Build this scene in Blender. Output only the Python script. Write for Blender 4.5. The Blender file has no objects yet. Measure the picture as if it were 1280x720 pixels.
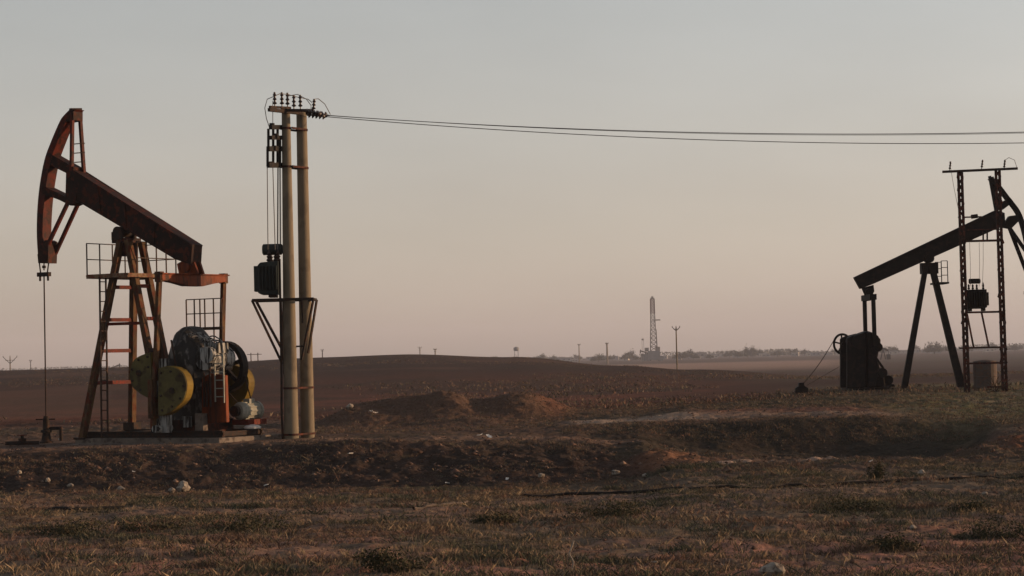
import bpy, math, random
import numpy as np
from mathutils import Matrix, Vector
random.seed(7); rng = np.random.default_rng(11)
SC = bpy.context.scene; COL = SC.collection
R = math.radians
# ------------------------------------------------------------------ camera
F = 2900.0; H = 2.3; PITCH = math.atan(87/F); ROLL = R(1.4)
CAMR = Matrix.Rotation(R(90)+PITCH, 3, 'X') @ Matrix.Rotation(-ROLL, 3, 'Z')
CAM = Vector((0, 0, H))
cd = bpy.data.cameras.new('camera'); cam = bpy.data.objects.new('camera', cd); COL.objects.link(cam)
cam.matrix_world = Matrix.Translation(CAM) @ CAMR.to_4x4()
cd.sensor_width = 36; cd.lens = 36*F/1280; cd.clip_start = .5; cd.clip_end = 30000
SC.camera = cam
def ray(px, py):
    v = CAMR @ Vector(((px-640)/F, (360-py)/F, -1)); return v/v.y
def P(px, py, Y): return CAM + ray(px, py)*Y
# ------------------------------------------------------------------ render / light
SUN_EL = 7.0; SUN_AZ = 10.0       # azimuth: degrees from +X towards +Y
SKY_STR = 0.145; SUN_STR = 4.2; EXPO = 0.5
w = bpy.data.worlds.new('World'); SC.world = w; w.use_nodes = True
nt = w.node_tree; nt.nodes.clear()
out = nt.nodes.new('ShaderNodeOutputWorld'); bg = nt.nodes.new('ShaderNodeBackground')
sky = nt.nodes.new('ShaderNodeTexSky'); sky.sky_type = 'NISHITA'; sky.sun_disc = False
sky.sun_elevation = R(SUN_EL); sky.sun_rotation = R(90-SUN_AZ)
sky.air_density = 1.0; sky.dust_density = 1.0; sky.ozone_density = 1.0; sky.altitude = 300
hs = nt.nodes.new('ShaderNodeHueSaturation'); hs.inputs['Saturation'].default_value = .42
tint = nt.nodes.new('ShaderNodeMix'); tint.data_type = 'RGBA'; tint.blend_type = 'MULTIPLY'
tint.inputs['Factor'].default_value = 1; tint.inputs['B'].default_value = (1, .935, .935, 1)
nt.links.new(sky.outputs[0], hs.inputs['Color']); nt.links.new(hs.outputs[0], tint.inputs['A'])
tcw = nt.nodes.new('ShaderNodeTexCoord'); sx = nt.nodes.new('ShaderNodeSeparateXYZ'); nt.links.new(tcw.outputs['Generated'], sx.inputs[0])
crw = nt.nodes.new('ShaderNodeValToRGB'); el = crw.color_ramp.elements      # dust layer low in the sky
el[0].position = 0; el[0].color = (.73, .715, .75, 1); el[1].position = .30; el[1].color = (1, 1, 1, 1)
e_ = crw.color_ramp.elements.new(.07); e_.color = (.845, .81, .82, 1); e_ = crw.color_ramp.elements.new(.15); e_.color = (.97, .965, .96, 1)
nt.links.new(sx.outputs['Z'], crw.inputs['Fac'])
mpw = nt.nodes.new('ShaderNodeMapping'); mpw.inputs['Scale'].default_value = (1, 1, 3.5); nt.links.new(tcw.outputs['Generated'], mpw.inputs['Vector'])
nzw = nt.nodes.new('ShaderNodeTexNoise'); nzw.inputs['Scale'].default_value = 5; nzw.inputs['Detail'].default_value = 5; nt.links.new(mpw.outputs[0], nzw.inputs['Vector'])
mrw = nt.nodes.new('ShaderNodeMapRange'); mrw.inputs['From Min'].default_value = .3; mrw.inputs['From Max'].default_value = .7; mrw.inputs['To Min'].default_value = .95; mrw.inputs['To Max'].default_value = 1.05
nt.links.new(nzw.outputs['Fac'], mrw.inputs['Value'])
m2w = nt.nodes.new('ShaderNodeMix'); m2w.data_type = 'RGBA'; m2w.blend_type = 'MULTIPLY'; m2w.inputs['Factor'].default_value = 1
nt.links.new(tint.outputs['Result'], m2w.inputs['A']); nt.links.new(crw.outputs['Color'], m2w.inputs['B'])
v2w = nt.nodes.new('ShaderNodeVectorMath'); v2w.operation = 'SCALE'; nt.links.new(m2w.outputs['Result'], v2w.inputs[0]); nt.links.new(mrw.outputs[0], v2w.inputs['Scale'])
nt.links.new(v2w.outputs[0], bg.inputs['Color']); bg.inputs['Strength'].default_value = SKY_STR
nt.links.new(bg.outputs[0], out.inputs['Surface'])
sd = bpy.data.lights.new('sun', 'SUN'); sd.energy = SUN_STR; sd.angle = R(.6); sd.color = (1, .62, .34)
so = bpy.data.objects.new('sun', sd); COL.objects.link(so)
sdir = Vector((math.cos(R(SUN_AZ))*math.cos(R(SUN_EL)), math.sin(R(SUN_AZ))*math.cos(R(SUN_EL)), math.sin(R(SUN_EL))))
so.rotation_euler = sdir.to_track_quat('Z', 'Y').to_euler()
so.location = (40, 20, 30)
vs = SC.view_settings; vs.view_transform = 'Standard'; vs.look = 'None'; vs.exposure = EXPO; vs.gamma = 1
SC.render.engine = 'CYCLES'
SC.cycles.volume_bounces = 1; SC.cycles.max_bounces = 6
# ------------------------------------------------------------------ materials
DK = .6
def mat(name, c1, c2=None, c3=None, scale=3.0, rough=.8, metal=0, bump=.0, stretch=(1, 1, 1), lo=.4, hi=.6, bscale=None, detail=6, spec=.06):
    if name not in ('white_plastic', 'pale_stone', 'aluminium_wire') and not name.startswith('far_'):
        c1 = tuple(x*DK for x in c1); c2 = tuple(x*DK for x in c2) if c2 else None; c3 = tuple(x*DK for x in c3) if c3 else None
    m = bpy.data.materials.new(name); m.use_nodes = True; t = m.node_tree; b = t.nodes['Principled BSDF']
    b.inputs['Roughness'].default_value = rough; b.inputs['Metallic'].default_value = metal
    b.inputs['Specular IOR Level'].default_value = spec
    c2 = c2 or tuple(x*.7 for x in c1)
    tc = t.nodes.new('ShaderNodeTexCoord'); mp = t.nodes.new('ShaderNodeMapping'); mp.inputs['Scale'].default_value = stretch
    t.links.new(tc.outputs['Object'], mp.inputs['Vector'])
    n = t.nodes.new('ShaderNodeTexNoise'); n.inputs['Scale'].default_value = scale; n.inputs['Detail'].default_value = detail; n.inputs['Roughness'].default_value = .65
    t.links.new(mp.outputs[0], n.inputs['Vector'])
    cr = t.nodes.new('ShaderNodeValToRGB'); e = cr.color_ramp.elements
    e[0].position = lo; e[0].color = (*c1, 1); e[1].position = hi; e[1].color = (*c2, 1)
    t.links.new(n.outputs['Fac'], cr.inputs['Fac']); colr = cr.outputs['Color']
    if c3:
        n2 = t.nodes.new('ShaderNodeTexNoise'); n2.inputs['Scale'].default_value = scale*2.7; n2.inputs['Detail'].default_value = 8
        t.links.new(mp.outputs[0], n2.inputs['Vector'])
        r2 = t.nodes.new('ShaderNodeValToRGB'); r2.color_ramp.elements[0].position = .52; r2.color_ramp.elements[1].position = .62
        t.links.new(n2.outputs['Fac'], r2.inputs['Fac'])
        mx = t.nodes.new('ShaderNodeMix'); mx.data_type = 'RGBA'
        t.links.new(r2.outputs['Color'], mx.inputs['Factor']); t.links.new(colr, mx.inputs['A']); mx.inputs['B'].default_value = (*c3, 1)
        colr = mx.outputs['Result']
    t.links.new(colr, b.inputs['Base Color'])
    if bump:
        n3 = t.nodes.new('ShaderNodeTexNoise'); n3.inputs['Scale'].default_value = bscale or scale*6; n3.inputs['Detail'].default_value = 5
        t.links.new(tc.outputs['Object'], n3.inputs['Vector'])
        bp = t.nodes.new('ShaderNodeBump'); bp.inputs['Strength'].default_value = bump; bp.inputs['Distance'].default_value = .02
        t.links.new(n3.outputs['Fac'], bp.inputs['Height']); t.links.new(bp.outputs[0], b.inputs['Normal'])
    return m
M = {}
M['beam'] = mat('dark_oxide_paint', (.042, .02, .016), (.024, .015, .013), (.10, .026, .014), 2.2, .65, bump=.3)
M['head'] = mat('red_oxide_paint', (.13, .024, .014), (.06, .022, .018), (.035, .018, .015), 2.6, .6, bump=.3)
M['leg'] = mat('worn_ochre_paint', (.15, .085, .04), (.055, .03, .02), (.12, .032, .016), 3.0, .7, bump=.3, stretch=(1, 1, .5))
M['rung'] = mat('red_paint', (.2, .03, .018), (.12, .024, .015), (.1, .03, .02), 4, .6)
M['orange'] = mat('orange_paint', (.27, .058, .016), (.12, .03, .013), (.07, .025, .015), 1.6, .55, bump=.2, stretch=(1.5, 1.5, .35))
M['yellow'] = mat('yellow_paint', (.27, .18, .032), (.17, .115, .028), None, 1.5, .6, bump=.15)
M['olive'] = mat('faded_yellow_paint', (.15, .128, .05), (.095, .082, .036), (.07, .055, .03), 1.5, .7, bump=.2)
M['greasy'] = mat('greasy_metal', (.013, .012, .010), (.032, .027, .022), (.2, .18, .16), 1.1, .5, stretch=(1.4, 1.4, .8), bump=.5, spec=.25)
M['drip'] = mat('oil_streaked_metal', (.02, .02, .02), (.42, .42, .40), None, 3.0, .4, stretch=(3, 3, .35), lo=.45, hi=.56)
M['dark'] = mat('dark_steel', (.03, .026, .024), (.05, .035, .028), (.075, .035, .022), 4, .7)
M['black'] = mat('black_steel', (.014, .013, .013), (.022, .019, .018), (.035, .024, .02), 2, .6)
M['rail'] = mat('rail_steel', (.055, .04, .034), (.09, .05, .035), None, 6, .7)
M['conc'] = mat('weathered_concrete', (.27, .22, .155), (.235, .195, .14), (.20, .165, .12), 1.2, .9, bump=.2, stretch=(1, 1, .7))
M['pad'] = mat('pad_concrete', (.24, .2, .165), (.16, .13, .11), (.1, .08, .07), 1.7, .95, bump=.6)
M['trafo'] = mat('grey_green_paint', (.05, .062, .058), (.035, .042, .04), None, 2, .55)
M['porc'] = mat('brown_porcelain', (.05, .03, .024), (.04, .024, .02), None, 3, .4, spec=.2)
M['motor'] = mat('motor_grey', (.42, .42, .35), (.3, .3, .26), None, 1.5, .55)
M['wire'] = mat('aluminium_wire', (.12, .11, .1), (.1, .09, .08), None, 4, .6)
M['lat'] = mat('rusty_lattice_steel', (.14, .045, .03), (.05, .03, .025), (.03, .022, .02), 3, .8)
M['stone'] = mat('pale_stone', (.26, .23, .19), (.17, .145, .12), (.1, .08, .065), 6, .9, bump=.5)
M['litter'] = mat('white_plastic', (.6, .58, .54), (.45, .43, .4), None, 8, .6)
M['clod'] = mat('soil_clods', (.15, .09, .07), (.08, .052, .04), (.26, .18, .14), 1.6, 1)
M['pipe'] = mat('bitumen_pipe', (.02, .018, .016), (.035, .03, .026), None, 2, .7)
M['plank'] = mat('grey_timber', (.15, .12, .10), (.10, .08, .066), None, 3, .9)
M['tan'] = mat('tan_steel', (.3, .2, .12), (.14, .08, .05), (.2, .06, .035), 5, .7)
M['rig'] = mat('rig_steel', (.42, .38, .33), (.3, .27, .24), None, .2, .7)
M['rigred'] = mat('rig_red_steel', (.2, .08, .06), (.14, .06, .05), None, .2, .7)
M['wall'] = mat('far_plaster', (.36, .32, .28), (.28, .25, .22), None, .1, .9)
M['wall_grey'] = mat('far_blockwork', (.2, .2, .2), (.15, .15, .15), None, .1, .9)
M['win'] = mat('far_window', (.03, .03, .035), (.02, .02, .025), None, .3, .4)
M['bark'] = mat('bark', (.07, .05, .035), (.05, .035, .03), None, 1, .95)
M['leaf'] = mat('tree_leaves', (.045, .055, .03), (.065, .075, .035), (.035, .045, .025), .5, .9)
M['shrub'] = mat('shrub_leaves', (.055, .058, .034), (.085, .078, .045), (.11, .085, .05), 3, .9)
M['g1'] = mat('olive_grass', (.165, .145, .10), (.115, .105, .072), (.21, .165, .115), .7, .95)
M['g2'] = mat('dry_grass', (.30, .22, .14), (.2, .145, .095), (.38, .29, .19), .9, .95)
M['g4'] = mat('grey_scrub', (.115, .118, .08), (.08, .085, .06), (.16, .13, .09), 1.2, .95)
M['g3'] = mat('brown_weed', (.2, .13, .095), (.14, .095, .07), (.26, .15, .11), .7, .95)
# ------------------------------------------------------------------ mesh builder
class MB:
    def __init__(s): s.v = []; s.f = []; s.g = []
    def add(s, vs_, fs):
        o = len(s.v); s.g.append((o, len(vs_), len(s.f), len(fs))); s.v += [tuple(v) for v in vs_]; s.f += [tuple(i+o for i in f) for f in fs]; return s
    def hexa(s, a):   # 8 corners: bottom 4 ccw, top 4 ccw
        return s.add(a, [(3,2,1,0),(4,5,6,7),(0,1,5,4),(1,2,6,5),(2,3,7,6),(3,0,4,7)])
    def box(s, c, d, rz=0):
        x, y, z = [k/2 for k in d]; cs, sn = math.cos(rz), math.sin(rz)
        pts = [(-x,-y,-z),(x,-y,-z),(x,y,-z),(-x,y,-z),(-x,-y,z),(x,-y,z),(x,y,z),(-x,y,z)]
        return s.hexa([(c[0]+p[0]*cs-p[1]*sn, c[1]+p[0]*sn+p[1]*cs, c[2]+p[2]) for p in pts])
    def bar(s, a, b, wd, ht=None, up=(0, 0, 1)):
        ht = ht or wd; a = Vector(a); b = Vector(b); d = (b-a).normalized(); up = Vector(up)
        if abs(d.dot(up)) > .98: up = Vector((0, 1, 0))
        u = d.cross(up).normalized(); v = u.cross(d).normalized(); u = u*wd/2; v = v*ht/2
        return s.hexa([a-u-v, a+u-v, b+u-v, b-u-v, a-u+v, a+u+v, b+u+v, b-u+v])
    def tube(s, a, b, r0, r1=None, n=10, caps=True):
        r1 = r0 if r1 is None else r1; a = Vector(a); b = Vector(b); d = (b-a).normalized()
        up = Vector((0, 0, 1)) if abs(d.z) < .9 else Vector((1, 0, 0)); u = d.cross(up).normalized(); v = d.cross(u)
        vs_ = []
        for c, r in ((a, r0), (b, r1)):
            for k in range(n):
                t = 2*math.pi*k/n; vs_.append(c+(u*math.cos(t)+v*math.sin(t))*r)
        fs = [(k, (k+1) % n, n+(k+1) % n, n+k) for k in range(n)]
        if caps: fs += [tuple(range(n))[::-1], tuple(range(n, 2*n))]
        return s.add(vs_, fs)
    def path(s, pts, r, n=6):
        pts = [Vector(p) for p in pts]; vs_ = []; m = len(pts)
        for i, p in enumerate(pts):
            d = (pts[min(i+1, m-1)]-pts[max(i-1, 0)]).normalized()
            up = Vector((0, 0, 1)) if abs(d.z) < .9 else Vector((1, 0, 0)); u = d.cross(up).normalized(); v = d.cross(u)
            rr = r(i/(m-1)) if callable(r) else r
            vs_ += [p+(u*math.cos(2*math.pi*k/n)+v*math.sin(2*math.pi*k/n))*rr for k in range(n)]
        fs = [(i*n+k, i*n+(k+1) % n, (i+1)*n+(k+1) % n, (i+1)*n+k) for i in range(m-1) for k in range(n)]
        return s.add(vs_, fs)
    def prism(s, poly, y0, y1):      # poly of (x,z)
        n = len(poly)
        vs_ = [(p[0], y0, p[1]) for p in poly]+[(p[0], y1, p[1]) for p in poly]
        fs = [tuple(range(n)), tuple(range(n, 2*n))[::-1]]+[(k, k+n, (k+1) % n+n, (k+1) % n) for k in range(n)]
        return s.add(vs_, fs)
    def lathe(s, base, prof, axis=(0, 0, 1), n=12):   # prof (r, h)
        d = Vector(axis).normalized(); base = Vector(base)
        up = Vector((0, 0, 1)) if abs(d.z) < .9 else Vector((1, 0, 0)); u = d.cross(up).normalized(); v = d.cross(u)
        vs_ = []
        for r, h in prof: vs_ += [base+d*h+(u*math.cos(2*math.pi*k/n)+v*math.sin(2*math.pi*k/n))*r for k in range(n)]
        m = len(prof); fs = [(i*n+k, i*n+(k+1) % n, (i+1)*n+(k+1) % n, (i+1)*n+k) for i in range(m-1) for k in range(n)]
        fs += [tuple(range(n))[::-1], tuple(range((m-1)*n, m*n))]
        return s.add(vs_, fs)
    def split(s, name, m, parent=None):
        for vo, vc, fo, fc in s.g:
            q = MB(); q.v = s.v[vo:vo+vc]; q.f = [tuple(i-vo for i in f) for f in s.f[fo:fo+fc]]; q.build(name, m, parent)
    def build(s, name, m, parent=None, smooth=False, bevel=0):
        me = bpy.data.meshes.new(name); me.from_pydata(s.v, [], s.f); me.materials.append(m)
        import bmesh
        bm = bmesh.new(); bm.from_mesh(me); bmesh.ops.recalc_face_normals(bm, faces=bm.faces); bm.to_mesh(me); bm.free()
        if smooth: me.polygons.foreach_set('use_smooth', [True]*len(me.polygons))
        o = bpy.data.objects.new(name, me); COL.objects.link(o); o.parent = parent
        if bevel:
            b = o.modifiers.new('bevel', 'BEVEL'); b.width = bevel; b.segments = 2; b.limit_method = 'ANGLE'
        return o
def tag(o, label=None, cat=None, group=None, kind=None):
    if label: o['label'] = label
    if cat: o['category'] = cat
    if group: o['group'] = group
    if kind: o['kind'] = kind
    return o
def root(name, loc, rz, label, cat, group=None):
    o = bpy.data.objects.new(name, None); COL.objects.link(o); o.location = loc; o.rotation_euler = (0, 0, rz)
    o.empty_display_size = .3
    return tag(o, label, cat, group)
def copy_tree(o, parent=None):
    c = o.copy(); COL.objects.link(c); c.parent = parent
    for ch in [k for k in bpy.data.objects if k.parent == o]: copy_tree(ch, c)
    return c
class Frame:
    def __init__(s, O, rz):
        s.O = Vector(O); s.rz = rz; s.e1 = Vector((math.cos(rz), math.sin(rz), 0)); s.e2 = Vector((-math.sin(rz), math.cos(rz), 0))
    def L(s, px, py, y=0):
        r = ray(px, py); t = (y-(CAM-s.O).dot(s.e2))/r.dot(s.e2); p = CAM+r*t-s.O
        return Vector((p.dot(s.e1), y, p.z))
    def loc(s, p): p = Vector(p)-s.O; return Vector((p.dot(s.e1), p.dot(s.e2), p.z))
# ------------------------------------------------------------------ terrain
def hsh(i, j, k):
    n = (i.astype(np.int64)*374761393+j.astype(np.int64)*668265263+k*982451653) & 0xffffffff
    n = ((n ^ (n >> 13))*1274126177) & 0xffffffff
    return ((n ^ (n >> 16)) & 0xffff)/65535.0
def vn(x, y, k=0):
    i = np.floor(x); j = np.floor(y); fx = x-i; fy = y-j; fx = fx*fx*(3-2*fx); fy = fy*fy*(3-2*fy)
    a = hsh(i, j, k); b = hsh(i+1, j, k); c = hsh(i, j+1, k); d = hsh(i+1, j+1, k)
    return (a*(1-fx)+b*fx)*(1-fy)+(c*(1-fx)+d*fx)*fy
def fbm(x, y, o=4, k=0):
    s = 0; a = .5
    for q in range(o): s = s+a*vn(x*2**q+q*17.3, y*2**q-q*9.1, k+q); a *= .5
    return s
KY = [-60, 0, 12, 28, 42, 52, 58, 61, 64, 69, 72, 80, 90, 107, 150, 220, 300, 380, 450, 700, 1000, 8000]
TAB = {
 -600: [.7,.65,.3,-.2,-.5,-.68,-.76,-.3,.03,.02,.02,0,-.05,-.1,0,.5,1.2,1.8,2.2,0,-3,-3],
 0:    [.7,.65,.3,-.2,-.5,-.68,-.76,-.3,.05,.03,.02,0,-.05,-.1,0,.6,1.3,1.9,2.28,0,-3,-3],
 200:  [.7,.65,.3,-.22,-.5,-.7,-.80,-.3,.06,.03,.02,0,-.05,-.1,0,.6,1.35,1.9,2.35,0,-3,-3],
 400:  [.7,.65,.3,-.25,-.52,-.74,-.88,-.35,.10,.06,.02,0,-.05,-.1,.1,.9,1.8,2.7,3.30,1,-3,-3],
 500:  [.7,.65,.3,-.25,-.52,-.74,-.9,-.38,.05,.05,.02,0,-.05,-.1,.1,1.0,2.0,2.9,3.5,1,-3,-3],
 640:  [.7,.65,.3,-.3,-.55,-.76,-.92,-.42,-.02,0,.0,0,-.03,-.1,.1,.8,1.6,2.2,2.45,-.5,-3,-3],
 780:  [.7,.65,.3,-.35,-.52,-.7,-.78,-.5,-.17,-.22,.12,.16,.1,-.05,.1,.5,.85,.53,0,-2.6,-3,-3],
 860:  [.7,.65,.3,-.39,-.5,-.53,-.50,-.50,-.70,-.62,.15,.32,.22,.05,.1,.2,.23,-1,-2,-3,-3,-3],
 1050: [.7,.65,.3,-.42,-.5,-.5,-.52,-.62,-.95,-.85,.22,.28,.33,.45,.3,-.3,-1.2,-2,-2.5,-3,-3,-3],
 1180: [.7,.65,.3,-.45,-.5,-.5,-.52,-.62,-.9,-.85,-.0,.22,.33,.45,.3,-.3,-1.2,-2,-2.5,-3,-3,-3],
 1245: [.7,.65,.3,-.48,-.5,-.5,-.47,-.40,-.3,-.16,.0,.2,.32,.45,.35,-.2,-1.2,-2,-2.5,-3,-3,-3],
 2200: [.7,.65,.3,-.48,-.5,-.5,-.47,-.40,-.3,-.16,.0,.2,.32,.45,.35,-.2,-1.2,-2,-2.5,-3,-3,-3]}
US = np.array(sorted(TAB)); ZT = np.array([TAB[u] for u in US])
# fine resampled profiles
TY = np.concatenate([np.linspace(-60, 24, 60)[:-1], np.linspace(24, 112, 441)[:-1], np.geomspace(112, 8000, 260)])
TZ = []
for row in ZT:
    z = np.interp(TY, KY, row); ker = np.exp(-np.linspace(-1.6, 1.6, 5)**2); ker /= ker.sum()
    zp = np.pad(z, 2, mode='edge'); TZ.append(np.convolve(zp, ker, 'valid'))
TZ = np.array(TZ)
MOUNDS = [(437,86,.50,.9,2.2),(480,88,.58,1.3,2.2),(528,87,.70,1.5,2.4),(560,86,.45,.8,2),(618,88,.58,1.7,2.4),(640,86,.35,1.1,2),(678,88,.45,1.2,2.4),(580,81,.2,2.2,1.6),(455,84,.3,1.5,2),(560,84.5,.34,1.6,2),(650,85,.34,1.5,2),(1265,62,.22,1.4,1.6),(822,61.5,.22,.7,1.2)]
MC = [((m[0]-640)/F*m[1], m[1], m[2], m[3], m[4]) for m in MOUNDS]
def base_z(X, Y):
    Yc = np.maximum(Y, 8.0); U = np.clip(640+F*X/Yc, US[0]+1, US[-1]-1)
    wob = 14*(vn(X*.35+3, Y*.35, 5)-.5)*np.clip((Y-40)/20, 0, 1)*np.clip((120-Y)/20, 0, 1)
    U = np.clip(U+wob*3, US[0]+1, US[-1]-1)
    i = np.clip(np.searchsorted(US, U)-1, 0, len(US)-2); t = (U-US[i])/(US[i+1]-US[i]); t = t*t*(3-2*t)
    Yw = Y+(vn(X*.25, Y*.25, 9)-.5)*1.6*np.clip((Y-40)/15, 0, 1)*np.clip((90-Y)/15, 0, 1)
    ty = np.interp(Yw, TY, np.arange(len(TY))); a = np.clip(ty.astype(int), 0, len(TY)-2); fr = ty-a
    z0 = TZ[i, a]*(1-fr)+TZ[i, a+1]*fr; z1 = TZ[i+1, a]*(1-fr)+TZ[i+1, a+1]*fr
    return z0*(1-t)+z1*t
def ground_z(X, Y):
    X = np.asarray(X, float); Y = np.asarray(Y, float)
    z = base_z(X, Y)
    for cx, cy, h, sx, sy in MC: z = z+h*np.exp(-((X-cx)/sx)**2-((Y-cy)/sy)**2)
    near = np.clip((130-Y)/30, 0, 1)*np.clip((Y+30)/10, 0, 1)
    bank = np.exp(-((Y-61)/4.5)**2)+.7*np.exp(-((Y-86)/6)**2)
    padm = 1-np.exp(-((X+11)/6)**4-((Y-70)/5)**4)*.9
    z = z+near*padm*((fbm(X*.5, Y*.5, 3, 20)-.45)*.16+(fbm(X*2.1, Y*2.1, 3, 30)-.45)*(.12+.20*bank)+(fbm(X*6, Y*6, 3, 40)-.43)*(.075+.05*bank))
    z = z+(fbm(X*.004, Y*.004, 3, 60)-.45)*1.2*np.clip((Y-500)/500, 0, 1)
    return z
def gz(x, y): return float(ground_z(np.array([x]), np.array([y]))[0])
def on_ground(px, Y):     # ground point seen in picture column px at depth Y
    py = 560
    for _ in range(6):
        p = P(px, py, Y); z = gz(p.x, Y); py += (p.z-z)*F/Y
    p = P(px, py, Y); return Vector((p.x, Y, gz(p.x, Y)))
def hit(px, py, Y0=24, Y1=130):   # first ground point under pixel
    r = ray(px, py); Ys = np.arange(Y0, Y1, .04); zz = ground_z(r.x*Ys, Ys); d = (H+r.z*Ys)-zz
    k = np.argmax(d < 0); Y = Ys[k]; return Vector((r.x*Y, Y, zz[k]))
s_in = np.linspace(-.17, .17, 760); s_out = np.geomspace(.17, 4, 60)[1:]
S = np.concatenate([-s_out[::-1], s_in, s_out])
YR = np.concatenate([np.linspace(-60, 22, 50)[:-1], np.linspace(22, 76, 760)[:-1], np.linspace(76, 112, 240)[:-1], np.geomspace(112, 7000, 230)])
SS, YY = np.meshgrid(S, YR); XX = SS*(YY+70)*.9
ZZ = ground_z(XX, YY)
def smooth(a, b, x): t = np.clip((x-a)/(b-a), 0, 1); return t*t*(3-2*t)
def colour(X, Y, Z):
    U = 640+F*X/np.maximum(Y, 8)
    c = lambda *v: np.array(v)
    n1 = fbm(X*.22, Y*.16, 4, 70); n2 = fbm(X*1.3, Y*.9, 4, 80); n3 = fbm(X*.9+50, Y*.5, 4, 90)
    C = np.zeros(X.shape+(3,)); C[:] = c(.098, .07, .052)
    def lay(m, col): nonlocal C; C = C*(1-m[..., None])+np.array(col)*m[..., None]
    lay(smooth(.42, .58, n1)*.6, c(.072, .064, .043))                   # olive ground cover
    lay(smooth(.5, .62, n3)*smooth(46, 28, Y)*.9, c(.13, .066, .044))   # reddish soil near
    lay(smooth(.52, .62, n2)*.5, c(.14, .10, .066))
    # bank: dark soil, with shade of its near face painted into the colour
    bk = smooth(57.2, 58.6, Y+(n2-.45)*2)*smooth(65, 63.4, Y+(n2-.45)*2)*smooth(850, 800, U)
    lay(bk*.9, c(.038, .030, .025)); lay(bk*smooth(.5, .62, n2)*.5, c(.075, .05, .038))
    # pit: dark growth, plus shade of the back wall painted into the colour
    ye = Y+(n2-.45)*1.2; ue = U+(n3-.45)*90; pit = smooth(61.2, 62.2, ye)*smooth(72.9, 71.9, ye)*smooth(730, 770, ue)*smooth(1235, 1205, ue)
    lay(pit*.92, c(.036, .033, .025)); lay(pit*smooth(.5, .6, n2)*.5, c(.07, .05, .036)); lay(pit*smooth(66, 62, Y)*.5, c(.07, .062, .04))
    # orange spoil at end of bank and right edge
    lay(np.exp(-((U-835)/45)**2-((Y-60.3)/1.6)**2)*.9, c(.22, .115, .065))
    lay(smooth(1200, 1260, U)*smooth(58, 60, Y)*smooth(66, 63, Y)*smooth(.38, .55, n2), c(.16, .075, .045))
    # pale track in front of pit and behind it
    lay(np.exp(-((Y-59.2-(n2-.45)*.6)/.45)**2)*smooth(860, 900, U)*smooth(1180, 1100, U)*.95, c(.34, .26, .20))
    lay(np.exp(-((Y-76.5-(n2-.45)*2)/2.4)**4)*smooth(690, 730, U)*smooth(1000, 850, U)*.8, c(.34, .27, .2))
    lay(np.exp(-((Y-79-(n2-.45)*3)/2.8)**2)*smooth(840, 900, U)*smooth(1160, 1050, U)*.7, c(.17, .085, .06)); lay(np.exp(-((Y-76-(n2-.45)*3)/1.3)**2)*smooth(900, 960, U)*smooth(1190, 1080, U)*.7, c(.26, .2, .15))
    # pad strip behind bank
    lay(np.exp(-((Y-66.5-(n2-.45)*1.5)/1.6)**2)*smooth(830, 740, U)*.7, c(.22, .15, .11))
    # mound soil
    lay(smooth(78, 82, Y)*smooth(100, 94, Y)*smooth(720, 690, U)*smooth(380, 420, U)*.8, c(.11, .07, .048))
    lay(np.exp(-((U-690)/22)**2-((Y-87)/3)**2)*.7, c(.15, .072, .046))
    # green patch right
    g = smooth(1060, 1200, U+(n1-.45)*200)*smooth(66, 78, Y)*smooth(125, 108, Y)
    lay(g*.85, c(.125, .125, .06)); lay(g*smooth(.48, .6, n2)*.6, c(.2, .17, .12))
    lay(smooth(850, 1000, U)*smooth(80, 86, Y)*smooth(118, 108, Y)*(1-g)*.8, c(.07, .066, .04))
    # ploughed brown field
    bf = smooth(92, 102, Y)*smooth(1040, 900, U+(n1-.45)*100); lay(bf, c(.085, .042, .029))
    lay(bf*smooth(.4, .6, fbm(X*.02, Y*.05, 4, 120))*.7, c(.085, .046, .034))
    lay(bf*smooth(170, 130, Y)*smooth(.4, .6, n1)*.7, c(.15, .062, .04))
    lay(bf*smooth(180, 260, Y)*.9, c(.046, .030, .024))
    lay(bf*smooth(.5, .62, fbm(X*.15, Y*.05, 4, 125))*.6, c(.05, .036, .027))
    lay(bf*smooth(.52, .6, fbm(X*.03+9, Y*.012, 4, 128))*.5, c(.12, .07, .045))
    # mid plain to the right
    rp = smooth(118, 135, Y)*smooth(900, 1040, U); lay(rp, c(.065, .042, .034))
    lay(rp*smooth(.42, .55, fbm(X*.012, Y*.02, 3, 130)), c(.07, .06, .042))
    far = smooth(480, 640, Y); lay(far, c(.085, .062, .05))
    lay(far*smooth(.47, .52, fbm(X*.0012, Y*.004, 3, 140)), c(.085, .07, .055))
    pf = np.exp(-((Y-1000)/330)**4)*smooth(1110, 1000, U+(n1-.45)*30); lay(pf*.95, c(.33, .235, .18))
    lay(smooth(37, 30, Y+(n1-.45)*14)*smooth(.36, .5, n2)*.7, c(.2, .105, .078))
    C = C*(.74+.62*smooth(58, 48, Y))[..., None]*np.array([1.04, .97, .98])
    return np.clip(C*(.88+.3*fbm(X*4, Y*4, 2, 150)[..., None]), 0, 1)
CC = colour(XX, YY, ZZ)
nr, nc = XX.shape
me = bpy.data.meshes.new('ground'); me.vertices.add(nr*nc); me.vertices.foreach_set('co', np.stack([XX, YY, ZZ], -1).ravel())
idx = np.arange(nr*nc).reshape(nr, nc); q = np.stack([idx[:-1, :-1], idx[:-1, 1:], idx[1:, 1:], idx[1:, :-1]], -1).reshape(-1, 4)
me.loops.add(q.size); me.loops.foreach_set('vertex_index', q.ravel()); me.polygons.add(len(q))
me.polygons.foreach_set('loop_start', np.arange(len(q))*4); me.polygons.foreach_set('use_smooth', np.ones(len(q), bool))
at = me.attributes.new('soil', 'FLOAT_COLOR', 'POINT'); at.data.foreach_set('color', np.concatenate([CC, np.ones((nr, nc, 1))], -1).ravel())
me.update(); me.validate()
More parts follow.
